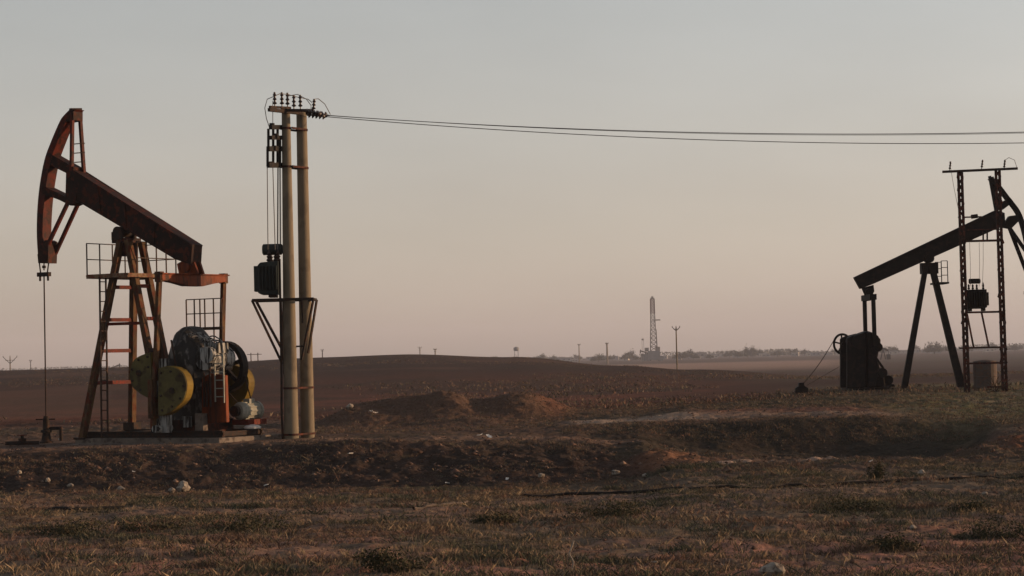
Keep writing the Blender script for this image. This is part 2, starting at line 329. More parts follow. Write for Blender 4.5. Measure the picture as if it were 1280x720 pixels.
gm = bpy.data.materials.new('soil'); gm.use_nodes = True; t = gm.node_tree; b = t.nodes['Principled BSDF']
b.inputs['Roughness'].default_value = 1; b.inputs['Specular IOR Level'].default_value = .05
an = t.nodes.new('ShaderNodeAttribute'); an.attribute_name = 'soil'
tc = t.nodes.new('ShaderNodeTexCoord'); n1 = t.nodes.new('ShaderNodeTexNoise'); n1.inputs['Scale'].default_value = 9; n1.inputs['Detail'].default_value = 8; n1.inputs['Roughness'].default_value = .7
t.links.new(tc.outputs['Object'], n1.inputs['Vector'])
mr = t.nodes.new('ShaderNodeMapRange'); mr.inputs['From Min'].default_value = .3; mr.inputs['From Max'].default_value = .7; mr.inputs['To Min'].default_value = .55; mr.inputs['To Max'].default_value = 1.5
t.links.new(n1.outputs['Fac'], mr.inputs['Value'])
vm = t.nodes.new('ShaderNodeVectorMath'); vm.operation = 'SCALE'; t.links.new(an.outputs['Color'], vm.inputs[0]); t.links.new(mr.outputs[0], vm.inputs['Scale'])
t.links.new(vm.outputs[0], b.inputs['Base Color'])
bp = t.nodes.new('ShaderNodeBump'); bp.inputs['Strength'].default_value = .8; bp.inputs['Distance'].default_value = .05
t.links.new(n1.outputs['Fac'], bp.inputs['Height']); t.links.new(bp.outputs[0], b.inputs['Normal'])
me.materials.append(gm)
go = bpy.data.objects.new('ground', me); COL.objects.link(go); tag(go, kind='structure')
# ------------------------------------------------------------------ grass, weeds, clods
def inframe_pts(n, y0, y1, pw=1.0, mlo=-60, mhi=1340):
    Y = y0+(y1-y0)*rng.random(n)**pw; U = rng.uniform(mlo, mhi, n); X = (U-640)/F*Y
    return X, Y
def offtrack(X, Y):
    U = 640+F*X/Y
    t1 = (Y > 58.3) & (Y < 60.1) & (U > 800) & (U < 1150); t2 = (Y > 73.4) & (Y < 81) & (U > 690) & (U < 1130); t3 = (Y > 65) & (Y < 68.5) & (U < 800)
    return ~((t1 | t2 | t3) & (rng.random(len(X)) < .93))
def blades(name, X, Y, nb, hmin, hmax, spread, wd, lean, slots, pick, label, cat):
    n = len(X); Xb = np.repeat(X, nb)+rng.normal(0, spread, n*nb); Yb = np.repeat(Y, nb)+rng.normal(0, spread, n*nb)
    Zb = ground_z(Xb, Yb)-.012; hh = np.repeat(rng.uniform(hmin, hmax, n), nb)*rng.uniform(.5, 1.15, n*nb)
    a = rng.uniform(0, 2*np.pi, n*nb); ln = np.abs(rng.normal(0, lean, n*nb))*hh; b2 = rng.uniform(0, 2*np.pi, n*nb)
    wv = wd*rng.uniform(.6, 1.4, n*nb)
    dx = np.cos(a)*wv; dy = np.sin(a)*wv; tx = np.cos(b2)*ln; ty = np.sin(b2)*ln
    v = np.stack([np.stack([Xb-dx, Yb-dy, Zb], -1), np.stack([Xb+dx, Yb+dy, Zb], -1),
                  np.stack([Xb+dx*.7+tx*.45, Yb+dy*.7+ty*.45, Zb+hh*.6], -1), np.stack([Xb+tx, Yb+ty, Zb+hh], -1)], 1).reshape(-1, 3)
    m_ = n*nb; me = bpy.data.meshes.new(name); me.vertices.add(len(v)); me.vertices.foreach_set('co', v.ravel())
    me.loops.add(m_*4); me.loops.foreach_set('vertex_index', np.arange(m_*4)); me.polygons.add(m_); me.polygons.foreach_set('loop_start', np.arange(m_)*4)
    for s_ in slots: me.materials.append(s_)
    me.polygons.foreach_set('material_index', np.repeat(pick, nb).astype(np.int32)); me.update()
    o = bpy.data.objects.new(name, me); COL.objects.link(o); return tag(o, label, cat, kind='stuff')
X, Y = inframe_pts(150000, 24, 60, .85)
d = fbm(X*.5, Y*.3, 4, 200); keep = rng.random(len(X)) < smooth(.44, .60, d)*.8+.04; keep &= ~((Y > 57.5) & (640+F*X/Y < 820) & (rng.random(len(X)) < .8))
keep &= offtrack(X, Y); X, Y = X[keep], Y[keep]; d = fbm(X*.3, Y*.25, 3, 210)
pk = np.where(rng.random(len(X)) < smooth(.35, .6, d), 0, np.where(rng.random(len(X)) < .3, 1, 2))
blades('grass', X, Y, 8, .015, .065, .06, .005, 1.0, [M['g1'], M['g2'], M['g3']], pk, 'short olive and brown grass covering the near ground', 'grass')
X, Y = inframe_pts(5200, 24, 62, 1.0); d = fbm(X*.6, Y*.4, 3, 220); k = rng.random(len(X)) < smooth(.42, .62, d); X, Y = X[k], Y[k]
blades('dry_weeds', X, Y, 10, .05, .16, .09, .004, .7, [M['g2'], M['g3'], M['g1']], rng.integers(0, 3, len(X)), 'tufts of taller dry weeds scattered across the near ground', 'weeds')
ncl = 420; cX, cY = inframe_pts(ncl, 25, 57.5, .9); per = rng.integers(12, 60, ncl); rad = rng.uniform(.1, .42, ncl)
kk = np.repeat(np.arange(ncl), per); X = cX[kk]+rng.normal(0, 1, len(kk))*rad[kk]*1.5; Y = cY[kk]+rng.normal(0, 1, len(kk))*rad[kk]
cm = rng.choice([0, 0, 1, 2], ncl)
blades('low_scrub', X, Y, 8, .04, .14, .05, .0055, .7, [M['g4'], M['g3'], M['g2']], cm[kk], 'patches of low grey green and dry scrub across the near ground', 'scrub')
X, Y = inframe_pts(15000, 57, 68, 1.0); k = rng.random(len(X)) < smooth(.4, .6, fbm(X*.7, Y*.7, 3, 230)); X, Y = X[k], Y[k]
X2, Y2 = inframe_pts(14000, 70, 106, 1.3, 700, 1340); X3, Y3 = inframe_pts(3500, 74, 94, 1, 390, 720)
X = np.concatenate([X, X2, X3]); Y = np.concatenate([Y, Y2, Y3]); k = offtrack(X, Y); X, Y = X[k], Y[k]
blades('bank_weeds', X, Y, 6, .03, .10, .08, .008, .9, [M['g3'], M['g1'], M['g2']], rng.choice([0, 1, 2], len(X), p=[.5, .4, .1]), 'sparse weeds on the dark bank, in the pit and on the ground behind', 'weeds')
X, Y = inframe_pts(16000, 98, 440, 1.6); k = rng.random(len(X)) < smooth(.38, .6, fbm(X*.05, Y*.02, 4, 240)); X, Y = X[k], Y[k]
blades('field_weeds', X, Y, 5, .06, .22, .25, .03, .9, [M['g3'], M['g1'], M['g2']], rng.choice([0, 1, 2], len(X), p=[.6, .3, .1]), 'sparse dark weeds scattered over the brown field and hill', 'weeds')
# clods
X, Y = inframe_pts(34000, 24, 100, 1.0); Z = ground_z(X, Y); n = len(X); r = np.exp(rng.normal(-4.0, .5, n))*(1+.8*np.exp(-((Y-61)/4)**2))
oct_ = np.array([[1,0,0],[-1,0,0],[0,1,0],[0,-1,0],[0,0,1],[0,0,-1]], float); of = np.array([[0,2,4],[2,1,4],[1,3,4],[3,0,4],[2,0,5],[1,2,5],[3,1,5],[0,3,5]])
V = (oct_[None]*rng.uniform(.6, 1.3, (n, 6, 1))*np.array([1, 1, .7])*r[:, None, None]); th = rng.uniform(0, 6.28, n)
Vx = V[..., 0]*np.cos(th)[:, None]-V[..., 1]*np.sin(th)[:, None]; Vy = V[..., 0]*np.sin(th)[:, None]+V[..., 1]*np.cos(th)[:, None]
V = np.stack([Vx+X[:, None], Vy+Y[:, None], V[..., 2]+Z[:, None]], -1).reshape(-1, 3)
Fc = (of[None]+np.arange(n)[:, None, None]*6).reshape(-1, 3)
me = bpy.data.meshes.new('gravel'); me.vertices.add(len(V)); me.vertices.foreach_set('co', V.ravel()); me.loops.add(Fc.size); me.loops.foreach_set('vertex_index', Fc.ravel())
me.polygons.add(len(Fc)); me.polygons.foreach_set('loop_start', np.arange(len(Fc))*3); me.materials.append(M['clod']); me.update()
o = bpy.data.objects.new('gravel', me); COL.objects.link(o); tag(o, 'small brown clods and pebbles strewn over the soil', 'gravel', kind='stuff')
# ------------------------------------------------------------------ left pump jack
O = P(160, 545, 70); O.z = 0
FL = Frame(O, R(-30.4)); L = FL.L
PJ = root('pump_jack', O, R(-30.4), 'red and ochre pump jack with yellow counterweights on a concrete pad', 'pump jack')
xz = lambda pts, y, fr=FL: [(fr.L(a, b_, y).x, fr.L(a, b_, y).z) for a, b_ in pts]
PADZ = .20
# concrete pad (own thing)
pad = root('concrete_pad', O, R(-30.4), 'low stained concrete pad under the red pump jack', 'concrete pad')
MB().prism([(-1.0, -.35), (4.45, -.35), (4.42, PADZ), (-.97, PADZ)], -1.28, 1.85).build('slab', M['pad'], pad, bevel=.03)
MB().box((1.7, -1.6, -.12), (5.1, .6, .36)).build('footing', M['pad'], pad, bevel=.03)
# beam
bp_ = xz([(90, 212), (240, 305.5), (238.5, 331), (220, 324.5), (97, 252)], -.25)
beam = MB().prism(bp_, -.25, .25).build('walking_beam', M['beam'], PJ, bevel=.015)
tl, tr, br, bm2, bl = [Vector((p[0], 0, p[1])) for p in bp_]
f_ = MB()
for y in (-.262, .262):
    f_.bar(tl+Vector((.05, y, -.03)), tr+Vector((-.02, y, -.03)), .03, .05); f_.bar(bl+Vector((.05, y, .03)), bm2+Vector((0, y, .03)), .03, .05)
    for k in (.22, .45, .7):
        a = tl.lerp(tr, k); b_ = bl.lerp(bm2, k*1.12); f_.bar((a.x, y, a.z-.06), (b_.x, y, b_.z+.06), .03, .05)
f_.build('beam_flange', M['beam'], PJ)
# horse head
arcpx = [(88, 136), (80, 144), (74.5, 152), (63.5, 177.5), (55.5, 200), (49.5, 232), (46.5, 264), (46, 296), (48, 326)]
def catm(pts, m=4):
    o_ = []; n = len(pts)
    for i in range(n-1):
        p0, p1, p2, p3 = pts[max(i-1, 0)], pts[i], pts[i+1], pts[min(i+2, n-1)]
        for k in range(m):
            t = k/m; o_.append(tuple(.5*((2*p1[j])+(-p0[j]+p2[j])*t+(2*p0[j]-5*p1[j]+4*p2[j]-p3[j])*t*t+(-p0[j]+3*p1[j]-3*p2[j]+p3[j])*t**3) for j in range(len(p1))))
    return o_+[tuple(pts[-1])]
arc = catm(arcpx)
inner = [(a+6.5+1.5*math.sin(i/len(arc)*3.1), b_+.5) for i, (a, b_) in enumerate(arc)]
hp = MB(); op = xz(arc, -.2); ip = xz(inner, -.2); n = len(op)
for i in range(n-1): hp.hexa([(op[i][0], -.2, op[i][1]), (ip[i][0], -.2, ip[i][1]), (ip[i][0], .2, ip[i][1]), (op[i][0], .2, op[i][1]),
                              (op[i+1][0], -.2, op[i+1][1]), (ip[i+1][0], -.2, ip[i+1][1]), (ip[i+1][0], .2, ip[i+1][1]), (op[i+1][0], .2, op[i+1][1])])
head = hp.build('horse_head', M['head'], PJ)
q_ = MB(); q_.prism(xz([(62, 192), (92, 209), (90, 220), (58, 204)], -.2), -.2, .22); q_.prism(xz([(53, 232), (84, 247), (97, 253), (88, 257), (74, 250), (53, 242)], -.2), -.2, .22)
q_.prism(xz([(83, 208), (93, 214), (96, 252), (82, 246)], -.2), -.21, .23)
q_.prism(xz([(87, 136), (92, 137), (92, 150), (82, 152)], -.2), -.21, .22)
q_.prism(xz([(47, 318), (57, 300), (61, 302), (60, 329), (48, 329)], -.2), -.21, .2)
q_.split('head_box', M['beam'], head)
for y, a, b_ in ((-.17, (90.5, 140), (89.5, 214)), (.19, (99.5, 138), (105, 217)), (-.17, (86, 251), (59, 308)), (.17, (98, 254), (65, 326))):
    MB().bar(L(*a, y), L(*b_, y), .085, .11).build('head_stay', M['head'], PJ)
s_ = MB()
for py in (180, 191.5, 203): s_.bar(L(93, py, -.1), L(106, py-1, .22), .03)
s_.bar(L(88, 136.5, -.2), L(101, 136.5, .2), .12, .06); s_.split('head_rung', M['dark'], PJ)
# bridle, carrier bar, polished rod
m_ = MB(); cb = L(55, 343, 0)
for y in (-.13, .13): m_.tube(L(55+y*45, 328, y*.2), cb+Vector((y*1.0, 0, 0)), .022)
m_.tube(L(55, 329, 0), L(55, 338, 0), .02); m_.tube(L(55, 334, 0)-Vector((0, 0, .03)), L(55, 334, 0)+Vector((0, 0, .05)), .06)
m_.build('bridle', M['dark'], PJ)
MB().box(cb, (.46, .14, .13)).tube(cb+Vector((-.16, 0, -.2)), cb+Vector((-.16, 0, 0)), .035).tube(cb+Vector((.16, 0, -.2)), cb+Vector((.16, 0, 0)), .035).build('carrier_bar', M['dark'], PJ)
wb = L(57.5, 520, 0)
MB().tube(wb, cb, .022).build('polished_rod', M['dark'], PJ)
# samson post
TA, TB = L(151, 300, -.22), L(160, 300, -.22); TC, TD = L(167.5, 303, .22), L(177, 303, .22)
A0 = L(103, 543, -1.15); B0 = L(206, 543, -.55); C0 = L(165, 529, 1.1); D0 = L(222, 529, .6)
for p in (A0, B0): p.z = PADZ
for p in (C0, D0): p.z = max(p.z, PADZ)
for a, b_ in ((TA, A0), (TB, B0), (TC, C0), (TD, D0)):
    lg = MB().bar(a, b_, .17, .2, up=(0, 1, 0)).build('leg', M['leg'], PJ, bevel=.01)
    MB().box((b_.x, b_.y, (b_.z+PADZ)/2-.0), (.42, .34, max(.06, b_.z-PADZ+.06))).build('foot_plate', M['dark'], lg)
def atz(a, b_, py_y):
    pass
def lerpz(a, b_, z): t = (z-a.z)/(b_.z-a.z); return a.lerp(b_, t)
for py in (358, 399, 438, 478):
    z = L(150, py, -.7).z
    r_ = MB().bar(lerpz(TA, A0, z), lerpz(TC, C0, z), .09, .11); r_.build('cross_brace', M['rung'], PJ)
for py in (358, 399):
    z = L(150, py, -.5).z
    MB().bar(lerpz(TB, B0, z), lerpz(TD, D0, z), .09, .11).build('cross_brace', M['rung'], PJ)
MB().bar(lerpz(TB, B0, 3.6), lerpz(TA, A0, 3.6), .07, .09).build('cross_brace', M['rung'], PJ)
cp = L(158, 301, 0); sad = MB().box((cp.x, 0, cp.z), (.62, .62, .14)).box((cp.x-.02, 0, cp.z-.25), (.45, .42, .42)).build('saddle', M['beam'], PJ)
bz = L(155, 291, 0)
MB().tube((bz.x, -.34, bz.z+.02), (bz.x, .34, bz.z+.02), .16, n=16).box((bz.x, -.3, bz.z-.1), (.4, .1, .24)).box((bz.x, .3, bz.z-.1), (.4, .1, .24)).build('centre_bearing', M['dark'], PJ)
# platform + railing + ladder
zp = L(130, 345, -.9).z; x0, x1, y0, y1 = -.66, .84, -.95, 1.4
pl = MB()
for k in range(7): pl.bar((x0+(x1-x0)*k/6, y0, zp+.02), (x0+(x1-x0)*k/6, y1, zp+.02), .1, .03)
for a, b_ in (((x0, y0), (x1, y0)), ((x1, y0), (x1, y1)), ((x1, y1), (x0, y1)), ((x0, y1), (x0, y0))): pl.bar((*a, zp), (*b_, zp), .08, .12)
pl.build('platform', M['tan'], PJ)
rl = MB(); hr = 1.0
cor = [(x0, y0), (x0, y1), (x1, y1), (x1, y0+.5)]
for i in range(3):
    a, b_ = cor[i], cor[i+1]
    for h in (hr, hr*.52): rl.bar((*a, zp+h), (*b_, zp+h), .028)
    for k in range(5):
        t = k/4; rl.bar((a[0]+(b_[0]-a[0])*t, a[1]+(b_[1]-a[1])*t, zp), (a[0]+(b_[0]-a[0])*t, a[1]+(b_[1]-a[1])*t, zp+hr), .03)
rl.build('railing', M['rail'], PJ)
ld = MB(); a0, a1 = L(124.5, 346, -.98), L(127, 544, -1.2)
for dy in (0, .28): ld.bar(a0+Vector((0, dy, .0)), Vector((a1.x, a1.y+dy, -.02)), .04, .045)
for k in range(17):
    p = a0.lerp(Vector((a1.x, a1.y, 0)), (k+.5)/17); ld.bar(p, p+Vector((0, .28, 0)), .028)
ld.build('ladder', M['rail'], PJ)
# equalizer
ec = L(240, 347, 0); ex = ec.x; ez = ec.z
eq = MB(); prof = [(-1.55, .12, -.1), (-.9, .13, -.17), (-.35, .14, -.26), (.35, .14, -.26), (.9, .13, -.17), (1.55, .12, -.1)]
for i in range(5):
    a, b_ = prof[i], prof[i+1]; wd = .13
    eq.hexa([(ex-wd, a[0], ez+a[2]), (ex+wd, a[0], ez+a[2]), (ex+wd, b_[0], ez+b_[2]), (ex-wd, b_[0], ez+b_[2]), (ex-wd, a[0], ez+.08), (ex+wd, a[0], ez+.08), (ex+wd, b_[0], ez+.08), (ex-wd, b_[0], ez+.08)])
eq.bar((ex, -1.58, ez+.09), (ex, 1.62, ez+.09), .34, .04)
eq.build('equalizer', M['orange'], PJ, bevel=.01)
tb = MB(); tb.prism([(ex-.42, ez+.42), (ex-.22, ez+.5), (ex+.22, ez+.45), (ex+.35, ez+.1), (ex-.35, ez+.1)], -.17, -.09); tb.prism([(ex-.42, ez+.42), (ex-.22, ez+.5), (ex+.22, ez+.45), (ex+.35, ez+.1), (ex-.35, ez+.1)], .09, .17)
tb.tube((ex-.02, -.27, ez+.3), (ex-.02, .27, ez+.3), .13, n=14); tb.build('tail_bearing', M['orange'], PJ)
# cranks, counterweights, pitmans (near side from the picture, far side mirrored)
cx_, cz_ = L(199, 487, -1.5).x, L(199, 487, -1.5).z
pin = L(196, 536, -1.6)
for sgn in (-1, 1):
    y_ = sgn*1.52
    pt = MB(); pt.bar((ex, y_, ez-.02), (pin.x-.15, y_*1.04, pin.z), .11, .15, up=(0, 1, 0))
    pt.box((ex, y_, ez), (.22, .16, .3)); pt.bar((pin.x-.12, y_*1.04+.0, pin.z+.55*2.6), (pin.x-.12, y_*1.05, pin.z+.3), .16, .3, up=(0, 1, 0)); pt.build('pitman', M['leg'], PJ)
    yc = sgn*1.34
    ck = MB(); ck.prism([(cx_-.26, cz_+.9), (cx_+.22, cz_+.9), (cx_+.26, cz_-.1), (pin.x+.26, pin.z-.12), (pin.x-.34, pin.z-.12), (cx_-.36, cz_-.1)], yc-.11, yc+.11)
    ck.tube((cx_, yc-.2, cz_), (cx_, yc+.2, cz_), .26, n=18).tube((pin.x, yc-.36, pin.z), (pin.x, yc+.36, pin.z), .11)
    ck.build('crank', M['drip'], PJ)
    wl = xz([(188.5, 441), (178, 444), (168, 451), (163.5, 466), (165, 478), (171, 488), (190, 494)], -1.6)
    wr = xz([(199, 461), (210, 458), (222, 461), (230, 468), (234, 481), (231, 497), (224, 506), (212, 516), (201, 519), (199, 512)], -1.6)
    for pl_, mt in ((wl, M['olive']), (wr, M['olive'])):
        for t0, t1, mm, nm in ((1.42, 1.64, mt, 'counterweight'),):
            ow = MB().prism(catm(pl_+[pl_[0]], 3)[:-1], sgn*t0, sgn*t1).build(nm, mm, PJ)
        # raised yellow rim and bolts
        rp = catm(pl_+[pl_[0]], 3)[:-1]; cxm = sum(p[0] for p in rp)/len(rp); czm = sum(p[1] for p in rp)/len(rp)
        rimm = MB(); big = [(cxm+(p[0]-cxm)*1.02, czm+(p[1]-czm)*1.02) for p in rp]
        rimm.prism(big, sgn*1.32, sgn*1.60); rimm.build('rim', M['yellow'], ow)
        bt = MB()
        for k in range(0, len(rp), 4): bt.tube((cxm+(rp[k][0]-cxm)*.8, sgn*1.63, czm+(rp[k][1]-czm)*.8), (cxm+(rp[k][0]-cxm)*.8, sgn*1.67, czm+(rp[k][1]-czm)*.8), .035)
        bt.tube((cxm, sgn*1.6, czm), (cxm, sgn*1.68, czm), .09, n=12); bt.split('bolt', M['dark'], ow)
MB().tube((cx_, -1.4, cz_), (cx_, 1.4, cz_), .11, n=14).build('crankshaft', M['dark'], PJ)
# gearbox housing with domed top
gb = MB(); ring = []
gx0, gx1 = cx_-.62, cx_+.75; top = L(240, 408, 0).z
sec = [(gx0, .55), (gx0, cz_+.45), (gx0+.12, cz_+1.0), (gx0+.38, top-.12), (gx0+.68, top), (gx0+.92, top-.1), (gx1, cz_+1.0), (gx1+.1, cz_+.4), (gx1+.05, .55)]
sec = catm(sec, 3)
for k in range(7):
    t = -1+2*k/6; y = t*.72; sq = math.sqrt(max(0, 1-abs(t)**3*.35))
    ring.append([(cx_+.05+(p[0]-cx_-.05)*sq+random.uniform(-.015, .015), y, .55+(p[1]-.55)*sq+random.uniform(-.02, .02)) for p in sec])
n = len(sec)
for k in range(6):
    for i in range(n-1): gb.add([ring[k][i], ring[k+1][i], ring[k+1][i+1], ring[k][i+1]], [(0, 1, 2, 3)])
gb.add(ring[0], [tuple(range(n))]); gb.add(ring[-1], [tuple(range(n))])
gb.build('gearbox', M['greasy'], PJ)
g2 = MB()
for y in (-.5, -.2, .1, .4): g2.bar((gx0-.02, y, cz_+.3), (gx0-.02, y, .6), .05, .06)
g2.box((cx_+.05, 0, cz_+.02), (1.55, 1.62, .07)); g2.build('gearbox_rib', M['greasy'], PJ)
MB().box((cx_-.0, 0, .46), (1.9, 1.5, .5)).build('gearbox_base', M['beam'], PJ)
nb = MB(); a = L(222, 424, -.75)
nb.tube((cx_, -1.2, cz_), (cx_, -.7, cz_), .3, n=18); nb.build('bearing_housing', M['greasy'], PJ)
MB().box((gx0-.15, -.75, cz_+.72), (.22, .3, 1.0)).build('brake_post', M['beam'], PJ)
# brake / input drum at right with hoses
dr = MB(); a = L(262, 446, -.5); dr.tube((a.x, -.75, a.z-.05), (a.x, .3, a.z-.05), .34, n=18); dr.tube((a.x+.2, -.9, a.z+.05), (a.x+.2, -.7, a.z+.05), .24, n=16)
dr.box((a.x+.1, -.3, a.z+.25), (.5, .5, .3)); dr.build('input_drum', M['drip'], PJ)
hz = MB()
for k in range(6):
    p0 = Vector((cx_+.35+.05*k, -.6+.12*k, top-.25-.05*k)); p1 = Vector((a.x+.15+.06*k, -.5+.1*k, a.z+.15))
    hz.path([p0.lerp(p1, t/8)+Vector((0, 0, .22*math.sin(t/8*3.14)*(1+.3*math.sin(k*2)))) for t in range(9)], .022, 5)
hz.split('hose', M['drip'], PJ)
# orange belt housing
bo = MB(); bo.prism(xz([(252, 472), (262, 467), (281, 469), (283, 528), (252, 530)], -.6), -.6, -.45); bo.build('belt_housing', M['orange'], PJ, bevel=.02)
ld = MB(); a0, a1 = L(268, 440, -.68), L(279, 441, -.68)
for a in (a0, a1): ld.bar(a, Vector((a.x, a.y, a.z-1.45)), .03, .035)
for k in range(6): ld.bar(Vector((a0.x, a0.y, a0.z-.1-.24*k)), Vector((a1.x, a1.y, a0.z-.1-.24*k)), .028)
ld.build('step_ladder', M['motor'], PJ)
cl_ = MB(); p0 = L(256, 470, -.65)
for dx, h_ in ((0, 1.0), (.12, .75), (.3, 1.15)): cl_.tube((p0.x+dx, -.7-dx*.3, p0.z-.9), (p0.x+dx, -.7-dx*.3, p0.z-.9+h_), .03, n=8)
cl_.split('pipe', M['dark'], PJ)
MB().box((cx_+.95, -.78, PADZ+.45), (.3, .22, .5)).build('control_box', M['pad'], PJ, bevel=.01)
MB().tube((cx_+.5, -.85, PADZ+.3), (cx_+.5, -.85, PADZ+.62), .13, n=14).build('oil_can', M['drip'], PJ)
MB().bar(L(222, 470, -.8), L(214, 425, -.8), .04).build('brake_lever', M['rail'], PJ)
# flywheel sheave
fw = L(281, 459, .95); fr = .78; wh = MB(); n = 32
for k in range(n):
    t0, t1 = 2*math.pi*k/n, 2*math.pi*(k+1)/n
    pr = lambda r, t, y: (fw.x+r*math.cos(t), y, fw.z+r*math.sin(t))
    wh.hexa([pr(fr-.13, t0, .82), pr(fr, t0, .82), pr(fr, t1, .82), pr(fr-.13, t1, .82), pr(fr-.13, t0, 1.08), pr(fr, t0, 1.08), pr(fr, t1, 1.08), pr(fr-.13, t1, 1.08)])
for k in range(6):
    t = math.pi/3*k+.3; wh.bar((fw.x, .95, fw.z), (fw.x+(fr-.08)*math.cos(t), .95, fw.z+(fr-.08)*math.sin(t)), .12, .1)
wh.tube((fw.x, .75, fw.z), (fw.x, 1.15, fw.z), .15, n=14); wh.build('flywheel', M['black'], PJ)
# motor
mc = L(314, 513, 1.0); mo = MB(); my0, my1 = .45, 1.35
mo.lathe((mc.x, my0, mc.z), [(.10, -.12), (.2, -.1), (.27, 0), (.27, .12), (.24, .14), (.24, .74), (.27, .76), (.27, .84), (.2, .92), (.08, .95)], (0, 1, 0), 18)
for k in range(14):
    t = 2*math.pi*k/14; mo.bar((mc.x+.25*math.cos(t), my0+.15, mc.z+.25*math.sin(t)), (mc.x+.25*math.cos(t), my0+.73, mc.z+.25*math.sin(t)), .02, .03)
mo.box((mc.x, .9, mc.z+.28), (.22, .26, .14)); mtr = mo.build('motor', M['motor'], PJ)
MB().box((mc.x, .9, mc.z-.33), (.6, .9, .16)).build('motor_rail', M['rung'], mtr)
MB().lathe((mc.x, my0-.3, mc.z), [(.16, 0), (.16, .14)], (0, 1, 0), 18).build('pulley', M['dark'], mtr)
be = MB()
for sg in (1, -1):
    be.bar((fw.x+sg*.2+.25, .95, fw.z+sg*.68), (mc.x+sg*.1, .95 if sg > 0 else .95, mc.z+sg*.12), .03, .02)
be.build('belt', M['dark'], PJ)
# rear guard rail
rg = MB(); zt = L(250, 374, .95); z2 = L(250, 392, .95).z; z3 = L(250, 411, .95).z
xa, xb = L(233, 380, .95).x, L(278, 380, .95).x
for z, tk in ((zt.z, .03), (z2, .03), (z3, .09)): rg.bar((xa, .95, z), (xb, .95, z), tk)
for px in (233, 243, 250, 256, 267, 277):
    x = L(px, 390, .95).x; rg.bar((x, .95, z3-(.9 if px in (233, 267, 277) else 0)), (x, .95, zt.z), .032)
rg.build('guard_rail', M['rail'], PJ)
# skid
sk = MB()
for y in (-.9, .95): sk.bar((-.85, y, PADZ+.17), (4.3, y, PADZ+.17), .12, .05); sk.bar((-.85, y, PADZ+.03), (4.3, y, PADZ+.03), .12, .05); sk.bar((-.85, y, PADZ+.1), (4.3, y, PADZ+.1), .03, .14)
for x in (-.8, .4, 1.6, 2.9, 4.2): sk.bar((x, -.9, PADZ+.1), (x, .95, PADZ+.1), .12, .14)
sk.build('skid', M['dark'], PJ)
# white drum lid beside motor
p = L(333, 534, .6)
dl = MB().lathe((0, 0, 0), [(.24, 0), (.26, .04), (.2, .09), (.05, .12)], n=18).build('basin', M['litter'], None)
dl.location = FL.O+FL.e1*p.x+FL.e2*.6+Vector((0, 0, PADZ)); tag(dl, 'upturned white basin on the pad below the electric motor', 'basin')
dl.location = FL.O+FL.e1*4.25+FL.e2*.55+Vector((0, 0, PADZ+.2))
# wellhead
wp = FL.O+FL.e1*wb.x+FL.e2*0; wg = gz(wp.x, wp.y)
WH = root('wellhead', (wp.x, wp.y, wg), 0, 'dark wellhead with stuffing box under the red pump jack head', 'wellhead')
zt_ = wb.z-wg
MB().lathe((0, 0, -.1), [(.21, 0), (.21, .14), (.16, .18), (.12, .42), (.17, .43), (.17, .5), (.11, .52), (.10, .85), (.07, zt_+.1)], n=16).build('casing', M['dark'], WH)
MB().tube((-.32, 0, zt_-.1), (.28, 0, zt_-.1), .02).tube((0, 0, .45), (.45, 0, .45), .05).tube((.45, 0, .05), (.45, 0, .5), .05).build('valve_handle', M['dark'], WH)
p = hit(140-112, 556, 60, 90); p = on_ground(28, 69)
VL = root('pipe_valve', p, 0, 'small rusty valve on the ground pipe left of the wellhead', 'valve')
MB().tube((-.5, 0, .08), (.5, 0, .08), .06).tube((0, 0, .05), (0, 0, .3), .05).lathe((0, 0, .12), [(.12, 0), (.12, .1)]).build('body', M['dark'], VL)
MB().lathe((0, 0, .3), [(.15, 0), (.15, .03)]).build('handwheel', M['lat'], VL)
for px, py, s_, lb in ((68, 552, .1, 'pale stone beside the wellhead, nearer of two'), (75, 550, .13, 'pale stone right of the wellhead, larger of two')): pass
# ------------------------------------------------------------------ double concrete pole
pb = on_ground(372, 68.5); PP = root('double_power_pole', (pb.x, pb.y, pb.z), 0, 'twin round concrete power pole with platform beside the red pump jack', 'power pole')
FP = Frame((pb.x, pb.y, pb.z), 0); Q = lambda px, py, y=0: FP.L(px, py, y)
ya, yb = 0, .72
def cpole(bx, by, tx, ty_, y, r0, r1):
    a, b_ = Q(bx, by, y), Q(tx, ty_, y); a.z = -.4
    k = []
    for i in range(13): t = i/12; k.append((r0+(r1-r0)*t, t))
    m_ = MB(); m_.path([a.lerp(b_, t) for t in [i/16 for i in range(17)]], lambda t: r0+(r1-r0)*t, 28); m_.tube(b_-Vector((0, 0, .01)), b_+Vector((0, 0, .02)), r1, n=28)
    return m_.build('pole', M['conc'], PP, smooth=True), a, b_
_, pa0, pa1 = cpole(364.3, 551, 357.3, 137, ya, .222, .125)
_, pc0, pc1 = cpole(384.8, 551, 376.8, 140, yb, .210, .155)
def band(py, ext=.02, tk=.06, both=True):
    z = Q(370, py).z; m_ = MB()
    for (a, b_, r0, r1, y) in ((pa0, pa1, .222, .125, ya), (pc0, pc1, .21, .155, yb)):
        c = lerpz(a, b_, z); t = (z-a.z)/(b_.z-a.z); r = r0+(r1-r0)*t+ext; m_.tube((c.x, c.y, z-tk/2), (c.x, c.y, z+tk/2), r, n=24)
    a = lerpz(pa0, pa1, z); c = lerpz(pc0, pc1, z); dv = (c-a).normalized(); nn = Vector((-dv.y, dv.x, 0))*.2
    for s2 in (-1, 1): m_.bar(a+nn*s2, c+nn*s2, .03, tk)
    m_.build('clamp', M['lat'], PP)
for py in (160, 208, 485, 543): band(py)
